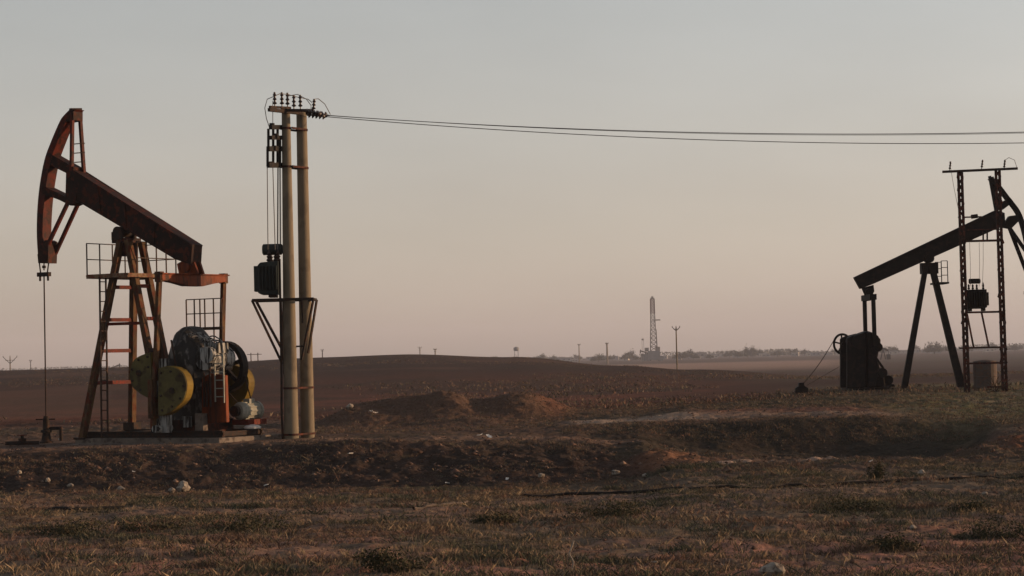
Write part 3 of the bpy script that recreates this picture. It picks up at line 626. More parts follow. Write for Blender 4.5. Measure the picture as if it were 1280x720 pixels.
z = Q(370, 433).z; MB().bar((lerpz(pa0, pa1, z).x, 0, z), (lerpz(pc0, pc1, z).x, 0, z), .05).build('tie_bar', M['dark'], PP)
# transformer platform
z = Q(350, 375).z; pf = MB(); xl, xr = Q(315, 375, -.5).x, Q(392, 375, -.5).x
for y in (-.5, .6): pf.bar((xl, y, z), (xr, y, z), .08, .08)
for x in (xl+.04, xl+.9, xr-.04): pf.bar((x, -.5, z), (x, .6, z), .07)
pf.build('platform', M['dark'], PP)
st = MB(); c1 = lerpz(pa0, pa1, Q(352, 455).z); c2 = lerpz(pc0, pc1, Q(380, 450).z)
st.bar((xl, -.5, z), (c1.x-.22, -.1, c1.z), .06); st.bar((xl, .6, z), (c1.x-.2, .1, c1.z+.35), .06); st.bar((xl+.85, -.5, z), (c1.x-.2, -.2, c1.z+.1), .05); st.bar((xl+.8, .6, z), (c1.x-.2, .1, c1.z-.3), .05)
st.bar((xr, -.5, z), (c2.x-.05, -.25, c2.z), .055); st.bar((xr-.35, -.5, z), (c2.x, -.24, c2.z+1.1), .045); st.bar((xr, .6, z), (c2.x+.1, .3, c2.z+.2), .055)
st.split('strut', M['dark'], PP)
MB().path([(c1.x-.24, -.1, z+1.2), (c1.x-.24, -.12, z), (c1.x-.25, -.12, 1.8), (c1.x-.27, -.12, .9), (c1.x-.25, -.12, -.2)], .035, 8).build('conduit', M['dark'], PP)
# top cross arm along depth, slightly turned
zt1 = Q(350, 137).z
tp = MB(); tp.bar((Q(341, 137).x, -1.1, Q(341, 137, -1.1).z), (Q(384, 141).x, 1.1, Q(384, 143, 1.1).z), .09, .1); tp.bar((Q(341, 135).x, -.9, Q(341, 133.5, -.9).z+.0), (Q(362, 134).x, .2, Q(362, 135, .2).z), .06, .07)
tp.bar((Q(352, 137).x, -.3, zt1-.05), (Q(392, 139).x, -.2, zt1-.07), .07, .08)
tp.build('cross_arm', M['dark'], PP)
def pin_ins(base, h, parent, nsh=3, r=.075, tilt=(0, 0)):
    m_ = MB(); pr = [(.018, 0), (.018, .06)]
    for k in range(nsh):
        z0 = .06+(h-.06)*k/nsh; dz = (h-.06)/nsh; pr += [(.03, z0), (r*(1-.12*k), z0+dz*.25), (.035, z0+dz*.6), (.03, z0+dz*.95)]
    pr += [(.02, h)]
    m_.lathe(base, pr, (tilt[0], tilt[1], 1), 10); return m_.build('insulator', M['porc'], parent, smooth=False)
for px, py, y in ((343.5, 133, -.9), (352.5, 133, -.5), (359.5, 133.5, -.05), (367.5, 136, .3), (375.5, 136, .5)):
    pin_ins(Q(px, py, y), .42, PP)
pin_ins(Q(391.5, 139, -.2), .36, PP, tilt=(.12, 0))
# strain strings towards the line
ends = []
for (a, b_, y0_, y1_) in (((384, 140), (412, 144.5), 1.1, .9), ((383, 143), (409, 146), 0.2, .1), ((380, 139), (404, 143.5), -.7, -.8)):
    p0, p1 = Q(*a, y0_), Q(*b_, y1_); d_ = (p1-p0); Ln = d_.length; pr = [(.02, 0)]
    for k in range(5): z0 = Ln*(.1+.17*k); pr += [(.025, z0), (.10, z0+.02), (.06, z0+.06), (.025, z0+.08)]
    pr += [(.02, Ln)]
    MB().lathe(p0, pr, d_, 12).build('insulator', M['porc'], PP); ends.append(p1)
# jumpers
jp = MB(); iz = lambda px, y: Q(px, 120, y)
def sagc(a, b_, up, n=10): return [a.lerp(b_, i/n)+Vector((0, 0, up*math.sin(math.pi*i/n))) for i in range(n+1)]
jp.path(sagc(iz(343.5, -.9), Q(337, 160, -.4), 0)[:1]+[Q(334, 124, -.7), Q(331, 135, -.6), Q(333, 148, -.5), Q(337, 160, -.4)], .012)
jp.path([iz(343.5, -.9), Q(350, 117, -.6), Q(360, 118, 0), Q(370, 121, .4), Q(385, 124, .8), Q(390, 128, -.2)], .012)
jp.path([iz(359.5, -.05), Q(372, 118, 0), Q(383, 124, 0), Q(389, 132, 0), Q(388, 138, .1)], .012)
jp.path([Q(391.5, 124, -.2), Q(398, 123.5, 0), Q(406, 130, .3), Q(413, 143, .8)], .012)
jp.path([Q(341, 126, -.8), Q(341, 145, -.5), Q(341, 158, -.4)], .01)
jp.split('jumper_wire', M['wire'], PP)
# fuse rack
fz = MB(); xr_ = lambda px: Q(px, 180, -.3).x
for px, a, b_, y in ((334.5, 184, 208, -.7), (335.5, 161, 184, -.7), (341.5, 160, 206, -.4), (347, 160, 208, -.1), (350, 170, 208, .1)):
    fz.bar(Q(px, a, y), Q(px, b_, y), .07)
for py, tk in ((159, .13), (172, .12), (186, .15), (206.5, .15)):
    fz.bar(Q(338 if py < 180 else 335, py, -.7), Q(353, py, .15), .1, tk)
for px, py in ((340, 158), (345, 171), (343, 186), (339, 206)): fz.tube(Q(px, py+2, -.4), Q(px, py-4, -.4), .08, n=10)
fz.build('fuse_rack', M['black'], PP)
wr_ = MB()
for px, y, px2 in ((334, -.7, 335), (341, -.4, 344), (347.5, -.1, 347), (350, .1, 350.5)):
    wr_.path([Q(px, 208, y), Q((px+px2)/2, 260, y), Q(px2, 312, y)], .014 if px < 345 else .022)
wr_.split('drop_wire', M['wire'], PP)
# transformer (thing)
tb_ = FP.O+Vector((Q(335, 374).x, .05, Q(335, 374).z+.045))
TF = root('transformer', tb_, 0, 'grey oil transformer with round conservator on the twin concrete pole platform', 'transformer')
FT = Frame(tb_, 0); T = FT.L
x0, x1 = T(322, 350, -.4).x, T(348, 350, -.4).x; zt0, zt1 = T(335, 368, -.4).z, T(335, 326, -.4).z
MB().prism([(x0, zt0+.05), (x0, zt1-.12), (x0+.08, zt1-.04), (x1, zt1), (x1, zt0), (x0+.1, zt0)], -.36, .36).build('tank', M['trafo'], TF, bevel=.02)
fn = MB()
for k in range(6): fn.box(((x0+x1)/2-.25+.1*k, -.42, (zt0+zt1)/2), (.025, .14, .7)); fn.box(((x0+x1)/2-.25+.1*k, .42, (zt0+zt1)/2), (.025, .14, .7))
for k in range(6): fn.box((x0-.05, -.28+.11*k, (zt0+zt1)/2-.02), (.14, .025, .75))
fn.split('radiator', M['trafo'], TF)
c = T(334, 312, 0); MB().lathe((T(328, 312).x, 0, c.z), [(.12, 0), (.165, .03), (.165, .56), (.12, .6)], (1, 0, 0), 20).build('conservator', M['trafo'], TF)
bs = MB()
for x, y in ((x1-.28, -.2), (x1-.28, .2), (x1-.1, 0), (x1-.02, -.2)): bs.lathe((x, y, zt1-.02), [(.05, 0), (.09, .05), (.05, .1), (.08, .15), (.04, .2), (.06, .24), (.02, .34)], n=10)
bs.split('bushing', M['porc'], TF)
MB().box((x0+.35, -.15, zt0/2+.0), (.12, .12, zt0)).box((x1-.15, -.15, zt0/2), (.12, .12, zt0)).box((x0+.35, .25, zt0/2), (.12, .12, zt0)).box((x1-.15, .25, zt0/2), (.12, .12, zt0)).split('foot', M['dark'], TF)
# overhead wires
def parab(pts):
    us = np.array([(ray(a, b_).x*F) for a, b_ in pts]); ds = np.array([ray(a, b_).z*F for a, b_ in pts]); return np.polyfit(us, ds, 2)
e_w = [PP.location+e for e in ends]
for k, (pts, lb) in enumerate((([(415, 145), (560, 154), (720, 161), (880, 165.5), (1000, 168), (1120, 167.5), (1280, 165)], 'uppermost thin overhead wire running right from the twin pole'),
                     ([(415, 145.5), (560, 157.5), (720, 167), (880, 174.5), (960, 177), (1100, 179), (1280, 178.5)], 'lower thin overhead wire running right from the twin pole'),
                     ([(412, 145.2), (560, 155), (720, 162.5), (880, 167), (1000, 169), (1120, 169), (1280, 166.5)], 'middle overhead wire close under the uppermost one'))):
    c = parab(pts); p0 = e_w[(0, 1, 2)[k]]; m_ = MB(); pp = []
    for i in range(60):
        u = (p0.x/p0.y*F)+(1000-(p0.x/p0.y*F))*i/59 if False else (p0.x/p0.y*F)+(1500-(p0.x/p0.y*F))*(i/59)
        Yw = p0.y+(k-1)*.2*i/59; zz_ = H+np.polyval(c, u)/F*Yw; off = (p0.z-zz_) if i == 0 else off; zz_ += off*math.exp(-i/14)
        pp.append(Vector((u/F*Yw, Yw, zz_)))
    if k == 2: rr = .007
    else: rr = .012
    og = pp[0].copy(); m_.path([p-og for p in pp], rr, 5); w_ = m_.build('overhead_wire', M['wire']); w_.location = og; tag(w_, lb, 'wire', 'overhead wires')
# ------------------------------------------------------------------ right pump jack
o2 = on_ground(1165, 106); O2 = Vector((o2.x, o2.y, o2.z)); RZ2 = R(0); FR = Frame(O2, RZ2); L2 = FR.L
PR = root('pump_jack', O2, RZ2, 'black silhouetted pump jack behind the lattice frame, facing right', 'pump jack')
xz2 = lambda pts, y: xz(pts, y, FR)
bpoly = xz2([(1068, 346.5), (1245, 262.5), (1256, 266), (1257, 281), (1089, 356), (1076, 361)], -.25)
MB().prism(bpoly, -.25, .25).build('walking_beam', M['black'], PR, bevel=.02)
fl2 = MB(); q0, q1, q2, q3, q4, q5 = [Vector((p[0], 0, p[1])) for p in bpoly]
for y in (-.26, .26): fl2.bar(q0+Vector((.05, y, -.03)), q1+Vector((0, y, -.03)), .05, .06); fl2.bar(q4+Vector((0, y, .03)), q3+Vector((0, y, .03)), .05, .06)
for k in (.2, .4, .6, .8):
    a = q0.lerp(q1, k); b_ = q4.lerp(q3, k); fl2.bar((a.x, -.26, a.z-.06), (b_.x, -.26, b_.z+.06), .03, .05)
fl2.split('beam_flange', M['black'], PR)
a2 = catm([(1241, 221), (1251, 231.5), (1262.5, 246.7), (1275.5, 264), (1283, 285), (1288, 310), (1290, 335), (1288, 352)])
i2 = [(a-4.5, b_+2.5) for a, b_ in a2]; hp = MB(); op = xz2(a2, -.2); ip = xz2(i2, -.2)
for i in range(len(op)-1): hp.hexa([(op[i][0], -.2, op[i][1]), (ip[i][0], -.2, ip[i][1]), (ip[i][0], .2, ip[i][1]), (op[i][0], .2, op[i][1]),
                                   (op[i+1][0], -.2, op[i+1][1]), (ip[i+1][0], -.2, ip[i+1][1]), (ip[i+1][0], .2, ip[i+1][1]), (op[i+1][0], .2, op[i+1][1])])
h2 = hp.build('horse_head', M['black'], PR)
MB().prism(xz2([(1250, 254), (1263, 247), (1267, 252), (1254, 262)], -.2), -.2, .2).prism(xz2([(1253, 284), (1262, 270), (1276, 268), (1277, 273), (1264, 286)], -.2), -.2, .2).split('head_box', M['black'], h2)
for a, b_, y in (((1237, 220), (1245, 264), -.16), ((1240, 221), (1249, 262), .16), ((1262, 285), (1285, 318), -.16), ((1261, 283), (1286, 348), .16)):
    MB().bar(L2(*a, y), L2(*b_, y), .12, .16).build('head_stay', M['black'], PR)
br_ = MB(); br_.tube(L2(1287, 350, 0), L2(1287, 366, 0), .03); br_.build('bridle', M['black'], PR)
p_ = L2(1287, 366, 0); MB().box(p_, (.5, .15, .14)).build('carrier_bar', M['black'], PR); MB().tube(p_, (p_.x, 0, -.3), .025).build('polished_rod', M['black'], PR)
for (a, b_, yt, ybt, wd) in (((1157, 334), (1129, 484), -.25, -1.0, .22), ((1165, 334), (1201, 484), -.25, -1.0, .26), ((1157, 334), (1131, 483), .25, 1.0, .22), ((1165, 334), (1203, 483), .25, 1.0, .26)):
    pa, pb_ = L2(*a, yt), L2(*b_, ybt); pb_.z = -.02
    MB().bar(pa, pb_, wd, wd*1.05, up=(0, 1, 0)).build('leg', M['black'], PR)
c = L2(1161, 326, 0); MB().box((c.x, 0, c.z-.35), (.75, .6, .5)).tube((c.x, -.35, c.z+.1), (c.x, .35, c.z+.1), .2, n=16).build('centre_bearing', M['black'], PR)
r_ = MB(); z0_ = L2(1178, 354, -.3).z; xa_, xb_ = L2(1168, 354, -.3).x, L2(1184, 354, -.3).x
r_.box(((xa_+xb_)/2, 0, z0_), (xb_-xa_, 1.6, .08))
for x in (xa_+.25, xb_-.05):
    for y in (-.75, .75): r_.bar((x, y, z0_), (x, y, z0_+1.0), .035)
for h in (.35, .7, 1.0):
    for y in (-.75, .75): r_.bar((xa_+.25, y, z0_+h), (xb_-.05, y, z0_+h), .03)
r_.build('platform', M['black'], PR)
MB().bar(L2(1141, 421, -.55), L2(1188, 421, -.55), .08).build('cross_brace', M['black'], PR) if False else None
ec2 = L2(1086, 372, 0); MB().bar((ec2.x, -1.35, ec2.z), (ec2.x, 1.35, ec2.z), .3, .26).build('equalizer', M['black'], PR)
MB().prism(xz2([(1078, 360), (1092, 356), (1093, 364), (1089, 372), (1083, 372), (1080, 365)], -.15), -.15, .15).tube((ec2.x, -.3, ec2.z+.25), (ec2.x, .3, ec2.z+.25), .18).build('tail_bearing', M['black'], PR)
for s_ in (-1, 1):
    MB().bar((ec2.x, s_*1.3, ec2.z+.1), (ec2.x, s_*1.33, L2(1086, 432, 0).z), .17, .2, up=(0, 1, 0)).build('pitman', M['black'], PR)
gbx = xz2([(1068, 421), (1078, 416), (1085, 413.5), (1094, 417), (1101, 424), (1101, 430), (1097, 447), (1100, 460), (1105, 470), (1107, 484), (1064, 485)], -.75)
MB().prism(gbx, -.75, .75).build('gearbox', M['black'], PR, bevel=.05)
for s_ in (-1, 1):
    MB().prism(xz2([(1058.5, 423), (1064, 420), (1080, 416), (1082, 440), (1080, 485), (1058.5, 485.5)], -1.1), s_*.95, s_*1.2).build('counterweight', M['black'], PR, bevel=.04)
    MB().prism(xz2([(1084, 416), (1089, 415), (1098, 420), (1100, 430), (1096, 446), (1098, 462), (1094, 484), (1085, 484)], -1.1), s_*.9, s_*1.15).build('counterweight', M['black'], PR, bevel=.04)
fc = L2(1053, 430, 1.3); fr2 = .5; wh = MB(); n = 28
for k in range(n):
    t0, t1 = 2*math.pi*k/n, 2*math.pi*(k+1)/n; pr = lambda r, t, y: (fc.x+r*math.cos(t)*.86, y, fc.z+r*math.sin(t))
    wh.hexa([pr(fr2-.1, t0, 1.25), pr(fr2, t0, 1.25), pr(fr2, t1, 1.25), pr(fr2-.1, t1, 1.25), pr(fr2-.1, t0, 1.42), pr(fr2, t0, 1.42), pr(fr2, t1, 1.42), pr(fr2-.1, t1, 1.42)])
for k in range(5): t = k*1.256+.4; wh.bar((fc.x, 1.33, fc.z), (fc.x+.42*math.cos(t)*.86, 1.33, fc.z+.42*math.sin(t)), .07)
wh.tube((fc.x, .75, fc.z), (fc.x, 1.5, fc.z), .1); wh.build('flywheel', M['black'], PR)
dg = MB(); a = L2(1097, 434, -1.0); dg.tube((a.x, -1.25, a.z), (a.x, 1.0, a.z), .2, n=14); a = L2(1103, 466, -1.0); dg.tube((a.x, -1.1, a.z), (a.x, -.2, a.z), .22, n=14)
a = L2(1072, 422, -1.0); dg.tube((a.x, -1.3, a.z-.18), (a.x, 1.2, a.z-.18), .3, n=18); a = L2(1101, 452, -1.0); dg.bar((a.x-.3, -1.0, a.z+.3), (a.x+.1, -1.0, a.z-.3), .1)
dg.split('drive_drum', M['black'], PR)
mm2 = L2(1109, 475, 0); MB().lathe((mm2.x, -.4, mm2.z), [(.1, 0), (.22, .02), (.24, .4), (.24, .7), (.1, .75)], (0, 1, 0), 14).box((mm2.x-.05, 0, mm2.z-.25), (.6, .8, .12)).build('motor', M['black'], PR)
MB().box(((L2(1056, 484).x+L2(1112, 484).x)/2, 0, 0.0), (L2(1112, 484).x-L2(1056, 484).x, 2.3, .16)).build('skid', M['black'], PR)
# counter anchor block and its stay cable
ab = on_ground(1002, 104); AB = MB().prism([(-.3, -.08), (.3, -.08), (.27, .25), (.12, .33), (.1, .48), (-.12, .48), (-.14, .33), (-.28, .25)], -.2, .2).build('anchor_block', M['black'], None, bevel=.02)
AB.location = ab; tag(AB, 'small dark block on the grass left of the black pump jack', 'anchor block')
e0 = ab+Vector((.1, 0, .45)); e1_ = FR.O+FR.e1*L2(1042, 426, 1.3).x+FR.e2*1.3+Vector((0, 0, L2(1042, 426, 1.3).z))
cb_ = MB().path([Vector((0, 0, 0)).lerp(e1_-e0, t/8)-Vector((0, 0, .12*math.sin(t/8*3.14))) for t in range(9)], .018, 5).build('stay_cable', M['dark']); cb_.location = e0; tag(cb_, 'slack cable from the dark block up to the black pump jack flywheel', 'cable')
cb2 = MB().path([Vector((0, 0, 0)).lerp(e1_-e0+Vector((.1, 0, -1.1)), t/8) for t in range(9)], .010, 5).build('stay_cable', M['dark']); cb2.location = e0+Vector((.15, .1, -.1)); tag(cb2, 'thinner lower cable beside the slack one at the dark block', 'cable')
# ------------------------------------------------------------------ right lattice frame
o3 = on_ground(1232, 97); FG = Frame(o3, 0); G = FG.L
LF = root('lattice_pole_frame', o3, 0, 'rusty two legged lattice frame with cross arm in front of the black pump jack', 'power pole')
rj = random.Random(21)
def lattice(a, b_, w0, name, parent, seg=26, tk=.035):
    m_ = MB(); off = [(-w0/2, -w0/2), (w0/2, -w0/2), (w0/2, w0/2), (-w0/2, w0/2)]
    for ox, oy in off: m_.bar(a+Vector((ox, oy, 0)), b_+Vector((ox, oy, 0)), tk*1.25)
    for k in range(seg):
        p, q_ = a.lerp(b_, k/seg), a.lerp(b_, (k+1)/seg)
        for i in range(4):
            u, v = off[i], off[(i+1) % 4]
            if (k+i) % 2: u, v = v, u
            jr = Vector((rj.uniform(-1, 1), rj.uniform(-1, 1), rj.uniform(-1, 1)))*.03; m_.bar(p+Vector((*u, 0))*rj.uniform(.8, 1.45)+jr, q_+Vector((*v, 0))*rj.uniform(.8, 1.3), tk*rj.uniform(.6, 1.25))
    return m_.build(name, M['lat'], parent)
pl0, pl1 = G(1209, 491, 0), G(1200, 214, 0); pr0, pr1 = G(1256, 490, .1), G(1247, 213, .1); pl0.z = pr0.z = -.15
lattice(pl0, pl1, .15, 'lattice_post', LF, 34, .06); lattice(pr0, pr1, .15, 'lattice_post', LF, 34, .06)
MB().bar(G(1178, 214.8, -.12), G(1272, 210.6, -.12), .1, .1).build('cross_arm', M['dark'], LF)
for px in (1187, 1227, 1255): pin_ins(G(px, 213 if px < 1200 else 211, -.12), .38, LF, r=.06, tilt=(.15, 0))
def hb(py, a=1201, b_=1252, tk=.07, y=-.12):
    ang = -.0244; MB().bar(G(a, py-(a-1228)*.0244, y), G(b_, py-(b_-1228)*.0244, y), tk).build('cross_bar', M['lat'], LF)
hb(271, 1203, 1227, .06); hb(287, 1205, 1250, .05); hb(301, 1204, 1252, .09); hb(390, 1206, 1254, .07); hb(434.5, 1199, 1256, .07); hb(454, 1204, 1256, .08); hb(484, 1234, 1260, .07, -.2)
sw = MB(); sw.tube(G(1214, 271, -.15), G(1222, 270, -.15), .09).bar(G(1229, 301, -.12), G(1229, 289, -.12), .06).bar(G(1234, 301, -.12), G(1234, 288, -.12), .06); sw.split('switch', M['dark'], LF)
st2 = MB(); st2.bar(G(1209, 393, .4), G(1217, 434, -.1), .06).bar(G(1227, 391, .4), G(1236, 434, -.1), .06); st2.bar(G(1206, 391, .5), G(1254, 390, .5), .06); st2.split('strut', M['lat'], LF)
dw = MB()
for px, p2 in ((1212, 1213), (1224, 1224), (1229, 1228)): dw.path([G(px, 303, -.1), G((px+p2)/2+.5, 330, -.1), G(p2, 358, -.1)], .008, 4)
dw.path([G(1255, 201, -.12), G(1261, 197, -.12), G(1268, 200, -.12), G(1271, 209, -.12)], .012, 5)
dw.path([G(1187, 202, -.12), G(1192, 232, -.05), G(1198, 262, .0), G(1205, 271, 0)], .009, 4)
dw.split('drop_wire', M['wire'], LF)
tz = Vector((G(1220, 389.5).x, 0.1, G(1220, 389.5).z+.03)); tw = o3+tz
T2 = root('transformer', tw, 0, 'small dark transformer hung inside the rusty lattice frame', 'transformer')
FT2 = Frame(tw, 0); t2 = FT2.L
x0, x1 = t2(1208, 370, 0).x, t2(1232, 370, 0).x; za, zb = t2(1220, 386, 0).z, t2(1220, 362, 0).z
MB().prism([(x0, za+.05), (x0, zb), (x1, zb), (x1, za+.05), (x1-.12, za), (x0+.1, za)], -.28, .28).build('tank', M['black'], T2, bevel=.02)
fn = MB()
for k in range(7): fn.box((x0+.08+.1*k, -.33, (za+zb)/2), (.025, .12, .6)); fn.box((x0+.08+.1*k, .33, (za+zb)/2), (.025, .12, .6))
for k in range(5): fn.box((x1+.04, -.2+.1*k, (za+zb)/2), (.1, .02, .55))
fn.split('radiator', M['black'], T2)
c = t2(1218, 351.5, 0); MB().lathe((t2(1211, 351).x, 0, c.z), [(.08, 0), (.11, .03), (.11, .45), (.08, .48)], (1, 0, 0), 14).build('conservator', M['black'], T2)
bs = MB()
for px in (1211, 1216, 1221, 1229): p = t2(px, 361, 0); bs.lathe((p.x, 0, p.z-.03), [(.03, 0), (.06, .05), (.03, .1), (.05, .15), (.02, .22 if px < 1225 else .3)], n=8)
bs.split('bushing', M['black'], T2)
MB().box((x0+.12, 0, za/2), (.1, .5, za+.02)).box((x1-.12, 0, za/2), (.1, .5, za+.02)).split('foot', M['black'], T2)
# pale tank behind the frame
g = on_ground(1232, 103); wt = MB().lathe((0, 0, 0), [(.5, 0), (.52, .02), (.52, .5), (.54, .52), (.52, .54), (.52, 1.15), (.5, 1.2), (.1, 1.26)], n=20).build('drum', mat('drum_grey', (.13, .105, .09), (.1, .08, .07), (.15, .09, .065), 3), None)
wt.location = g; tag(wt, 'pale round drum standing behind the rusty lattice frame', 'drum')
# thorny bush on the frame
tbush = MB(); rb = random.Random(5)
for k in range(26):
    p = Vector((0, 0, 0)); d_ = Vector((rb.uniform(-1, 1), rb.uniform(-.6, .6), rb.uniform(.1, 1.3))).normalized()
    pts_ = [p]
    for i in range(4): d_ = (d_+Vector((rb.uniform(-.5, .5), rb.uniform(-.5, .5), rb.uniform(-.4, .3)))).normalized(); p = p+d_*rb.uniform(.12, .22); pts_.append(p)
    tbush.path(pts_, .010, 4)
tb2 = tbush.build('dry_bush', M['bark']); tb2.location = on_ground(1245, 96.5); tag(tb2, 'bare twiggy bush growing at the foot of the lattice frame', 'bush')
# ------------------------------------------------------------------ pipes
def ground_pipe(pts, r, m, label, cat, name, lift=.0, Y1=130):
    w_ = [hit(a, b_, 24, Y1) for a, b_ in pts]; o_ = w_[0].copy(); pp = []
    for i in range(len(w_)-1):
        for k in range(8): p = w_[i].lerp(w_[i+1], k/8); p.z = gz(p.x, p.y)*.5+p.z*.5+r*.6+lift-max(0, math.sin(i*2.1+k*.7)-.3)*r*1.8+.015; pp.append(p-o_)
    pp.append(w_[-1]-o_+Vector((0, 0, r*.6+lift)))
    ob = MB().path(pp, r, 8).build(name, m); ob.location = o_; return tag(ob, label, cat)
ground_pipe([(655, 621), (760, 617), (880, 612), (1000, 608), (1100, 604), (1180, 601), (1300, 597)], .032, M['pipe'], 'long black pipe lying across the grass in front of the pit', 'pipe', 'flow_line')
ground_pipe([(40, 638), (90, 638), (155, 636)], .035, M['pipe'], 'short black pipe lying in the grass at the left', 'pipe', 'flow_line')
ground_pipe([(517, 637), (548, 633), (584, 628.5)], .03, M['plank'], 'pale grey pole lying on the ground in the middle', 'fallen pole', 'fallen_pole')
# ------------------------------------------------------------------ stones and litter
def rock(name, px, py, s_, m, label, cat, flat=.75, Y1=100):
    import bmesh
    bm = bmesh.new(); bmesh.ops.create_icosphere(bm, subdivisions=2, radius=1); rr = random.Random(px*7+py)
    sx, sy = rr.uniform(.85, 1.15), rr.uniform(.8, 1.1); ph = [rr.uniform(0, 6) for _ in range(6)]
    for v in bm.verts:
        c = v.co; k = 1+.16*math.sin(3*c.x+ph[0])+.14*math.sin(4*c.y+ph[1])+.12*math.sin(5*c.z+ph[2])+rr.uniform(-.06, .06)
        v.co = Vector((c.x*k*sx*s_, c.y*k*sy*s_, c.z*k*flat*s_+s_*flat*.55))
    me = bpy.data.meshes.new(name); bm.to_mesh(me); bm.free(); me.materials.append(m)
    o = bpy.data.objects.new(name, me); COL.objects.link(o); o.location = hit(px, py, 24, Y1); return tag(o, label, cat)
ST = [(229, 614, .19, 'large pale stone at the foot of the dark bank'), (215, 615, .09, 'small pale stone just left of the large pale one'), (964, 721, .15, 'pale stone at the bottom edge of the photo'),
      (437, 511, .17, 'round white stone on top of the leftmost mound'), (1025, 608, .0, ''), (1152, 594, .10, 'flat pale stone in the grass right of the pit'), (806, 597, .07, 'flat pale stone on the grass below the orange spoil'),
      (770, 593, .10, 'pale stone at the right end of the dark bank'), (677, 597, .08, 'small pale stone under the dark bank near its middle'), (152, 613, .09, 'low pale stone at the foot of the bank left of the large pale one'),
      (24, 592, .07, 'small white stone on the bank near the left edge'), (60, 602, .08, 'thin pale stone on the bank near the left edge'), (88, 609, .08, 'pale stone low on the bank at the left'),
      (1142, 662, .055, 'small pale stone in the near grass at the right'), (1231, 619, .05, 'tiny white pebble in the grass at far right'), (818, 705, .04, 'tiny pale pebble near the bottom edge'), (773, 704, .035, 'tiny pale pebble left of the bottom stick')]
for px, py, s_, lb in ST:
    if s_: rock('stone', px, py, s_, M['stone'], lb, 'stone')
def scrap(px, py, s_, label, Y1=100):
    r_ = random.Random(px); m_ = MB(); n = 4; s_ *= .8; g_ = [[(i/3-.5)*s_*2, (j/3-.5)*s_, s_*(.25+r_.uniform(0, .45))] for j in range(4) for i in range(4)]
    fs = [(j*4+i, j*4+i+1, j*4+i+5, j*4+i+4) for j in range(3) for i in range(3)]; m_.add(g_, fs)
    o = m_.build('litter', M['litter']); md = o.modifiers.new('thick', 'SOLIDIFY'); md.thickness = .01
    o.location = hit(px, py, 24, Y1); o.rotation_euler = (0, r_.uniform(-.4, .4), r_.uniform(0, 3)); return tag(o, label, 'litter', 'white scraps of litter')
for px, py, s_, lb in ((438, 568, .09, 'bright white scrap high on the dark bank right of the twin pole'), (559, 606, .07, 'white scrap at the foot of the dark bank'), (634, 600, .09, 'white crumpled scrap low on the bank'),
        (600, 545, .10, 'white scrap on the flat strip behind the bank, left of a pair'), (611, 547, .12, 'white scrap on the flat strip behind the bank, right of a pair'), (466, 518, .2, 'long white scrap on the mound next to the white stone'),
        (1089, 577, .06, 'white scrap on the pale track in front of the pit'), (333, 608, .07, 'flat pale scrap under the bank below the twin pole'), (167, 591, .05, 'tiny white scrap high on the bank above the large stone'), (75, 551, .08, 'white scrap on the ground just right of the wellhead')):
    scrap(px, py, s_, lb)
sk_ = MB().path([(0, 0, 0), (.02, 0, .1), (-.03, 0, .2), (.01, .02, .3), (.03, .02, .36)], .012, 5).build('stick', M['stone']); sk_.location = hit(715, 713); tag(sk_, 'thin white stick standing upright at the bottom edge', 'stick')
# ------------------------------------------------------------------ shrubs
def leaf_mass(rx, ry, rz_, n, size, seed, clumps=7):
    r = np.random.default_rng(seed); cc = r.normal(0, .5, (clumps, 3)); cc[:, 2] = np.abs(cc[:, 2])*.7
    k = r.integers(0, clumps, n); p = cc[k]+r.normal(0, .23, (n, 3)); p[:, 2] = np.abs(p[:, 2])
    p *= np.array([rx, ry, rz_]); a = r.normal(0, 1, (n, 3)); a /= np.linalg.norm(a, axis=1)[:, None]; b_ = np.cross(a, r.normal(0, 1, (n, 3))); b_ /= np.linalg.norm(b_, axis=1)[:, None]
    s_ = size*r.uniform(.6, 1.4, (n, 1)); m_ = MB(); v = np.stack([p-a*s_, p-b_*s_*.5, p+a*s_, p+b_*s_*.5], 1).reshape(-1, 3)
    m_.v = [tuple(x) for x in v]; m_.f = [(4*i, 4*i+1, 4*i+2, 4*i+3) for i in range(n)]; return m_
for i, (px, py, rx, rz_, lb) in enumerate(((85, 668, .55, .26, 'dark green shrub, leftmost in the near grass'), (190, 665, .4, .2, 'low dark shrub under the large pale stone'), 
        (300, 664, .5, .26, 'dark green shrub below the red pump jack motor'),  (482, 714, .35, .22, 'shrub at the bottom edge left of centre'),
        (610, 655, .35, .18, 'low shrub in the near grass just left of centre'), (775, 645, .6, .2, 'wide low green shrub right of centre'), (1065, 640, .8, .24, 'widest dark green shrub below the pit'),
        (1110, 688, .3, .2, 'small brownish shrub low at the right'), (1262, 672, .5, .28, 'dark shrub at the right edge'), (1215, 640, .4, .18, 'low shrub left of the right edge, under the black pipe'), 
         (1097, 598, .16, .3, 'small upright dark weed by the pale track'))):
    o = leaf_mass(rx*1.1, rx*.9, rz_*1.1, 1700, .02, 100+i, 12).build('shrub', M['shrub']); o.location = hit(px, py); tag(o, lb, 'shrub', 'low shrubs in the near grass')
# ------------------------------------------------------------------ far things
def far_base(px, Y):
    p = P(px, 445, Y); return Vector((p.x, Y, gz(p.x, Y)))
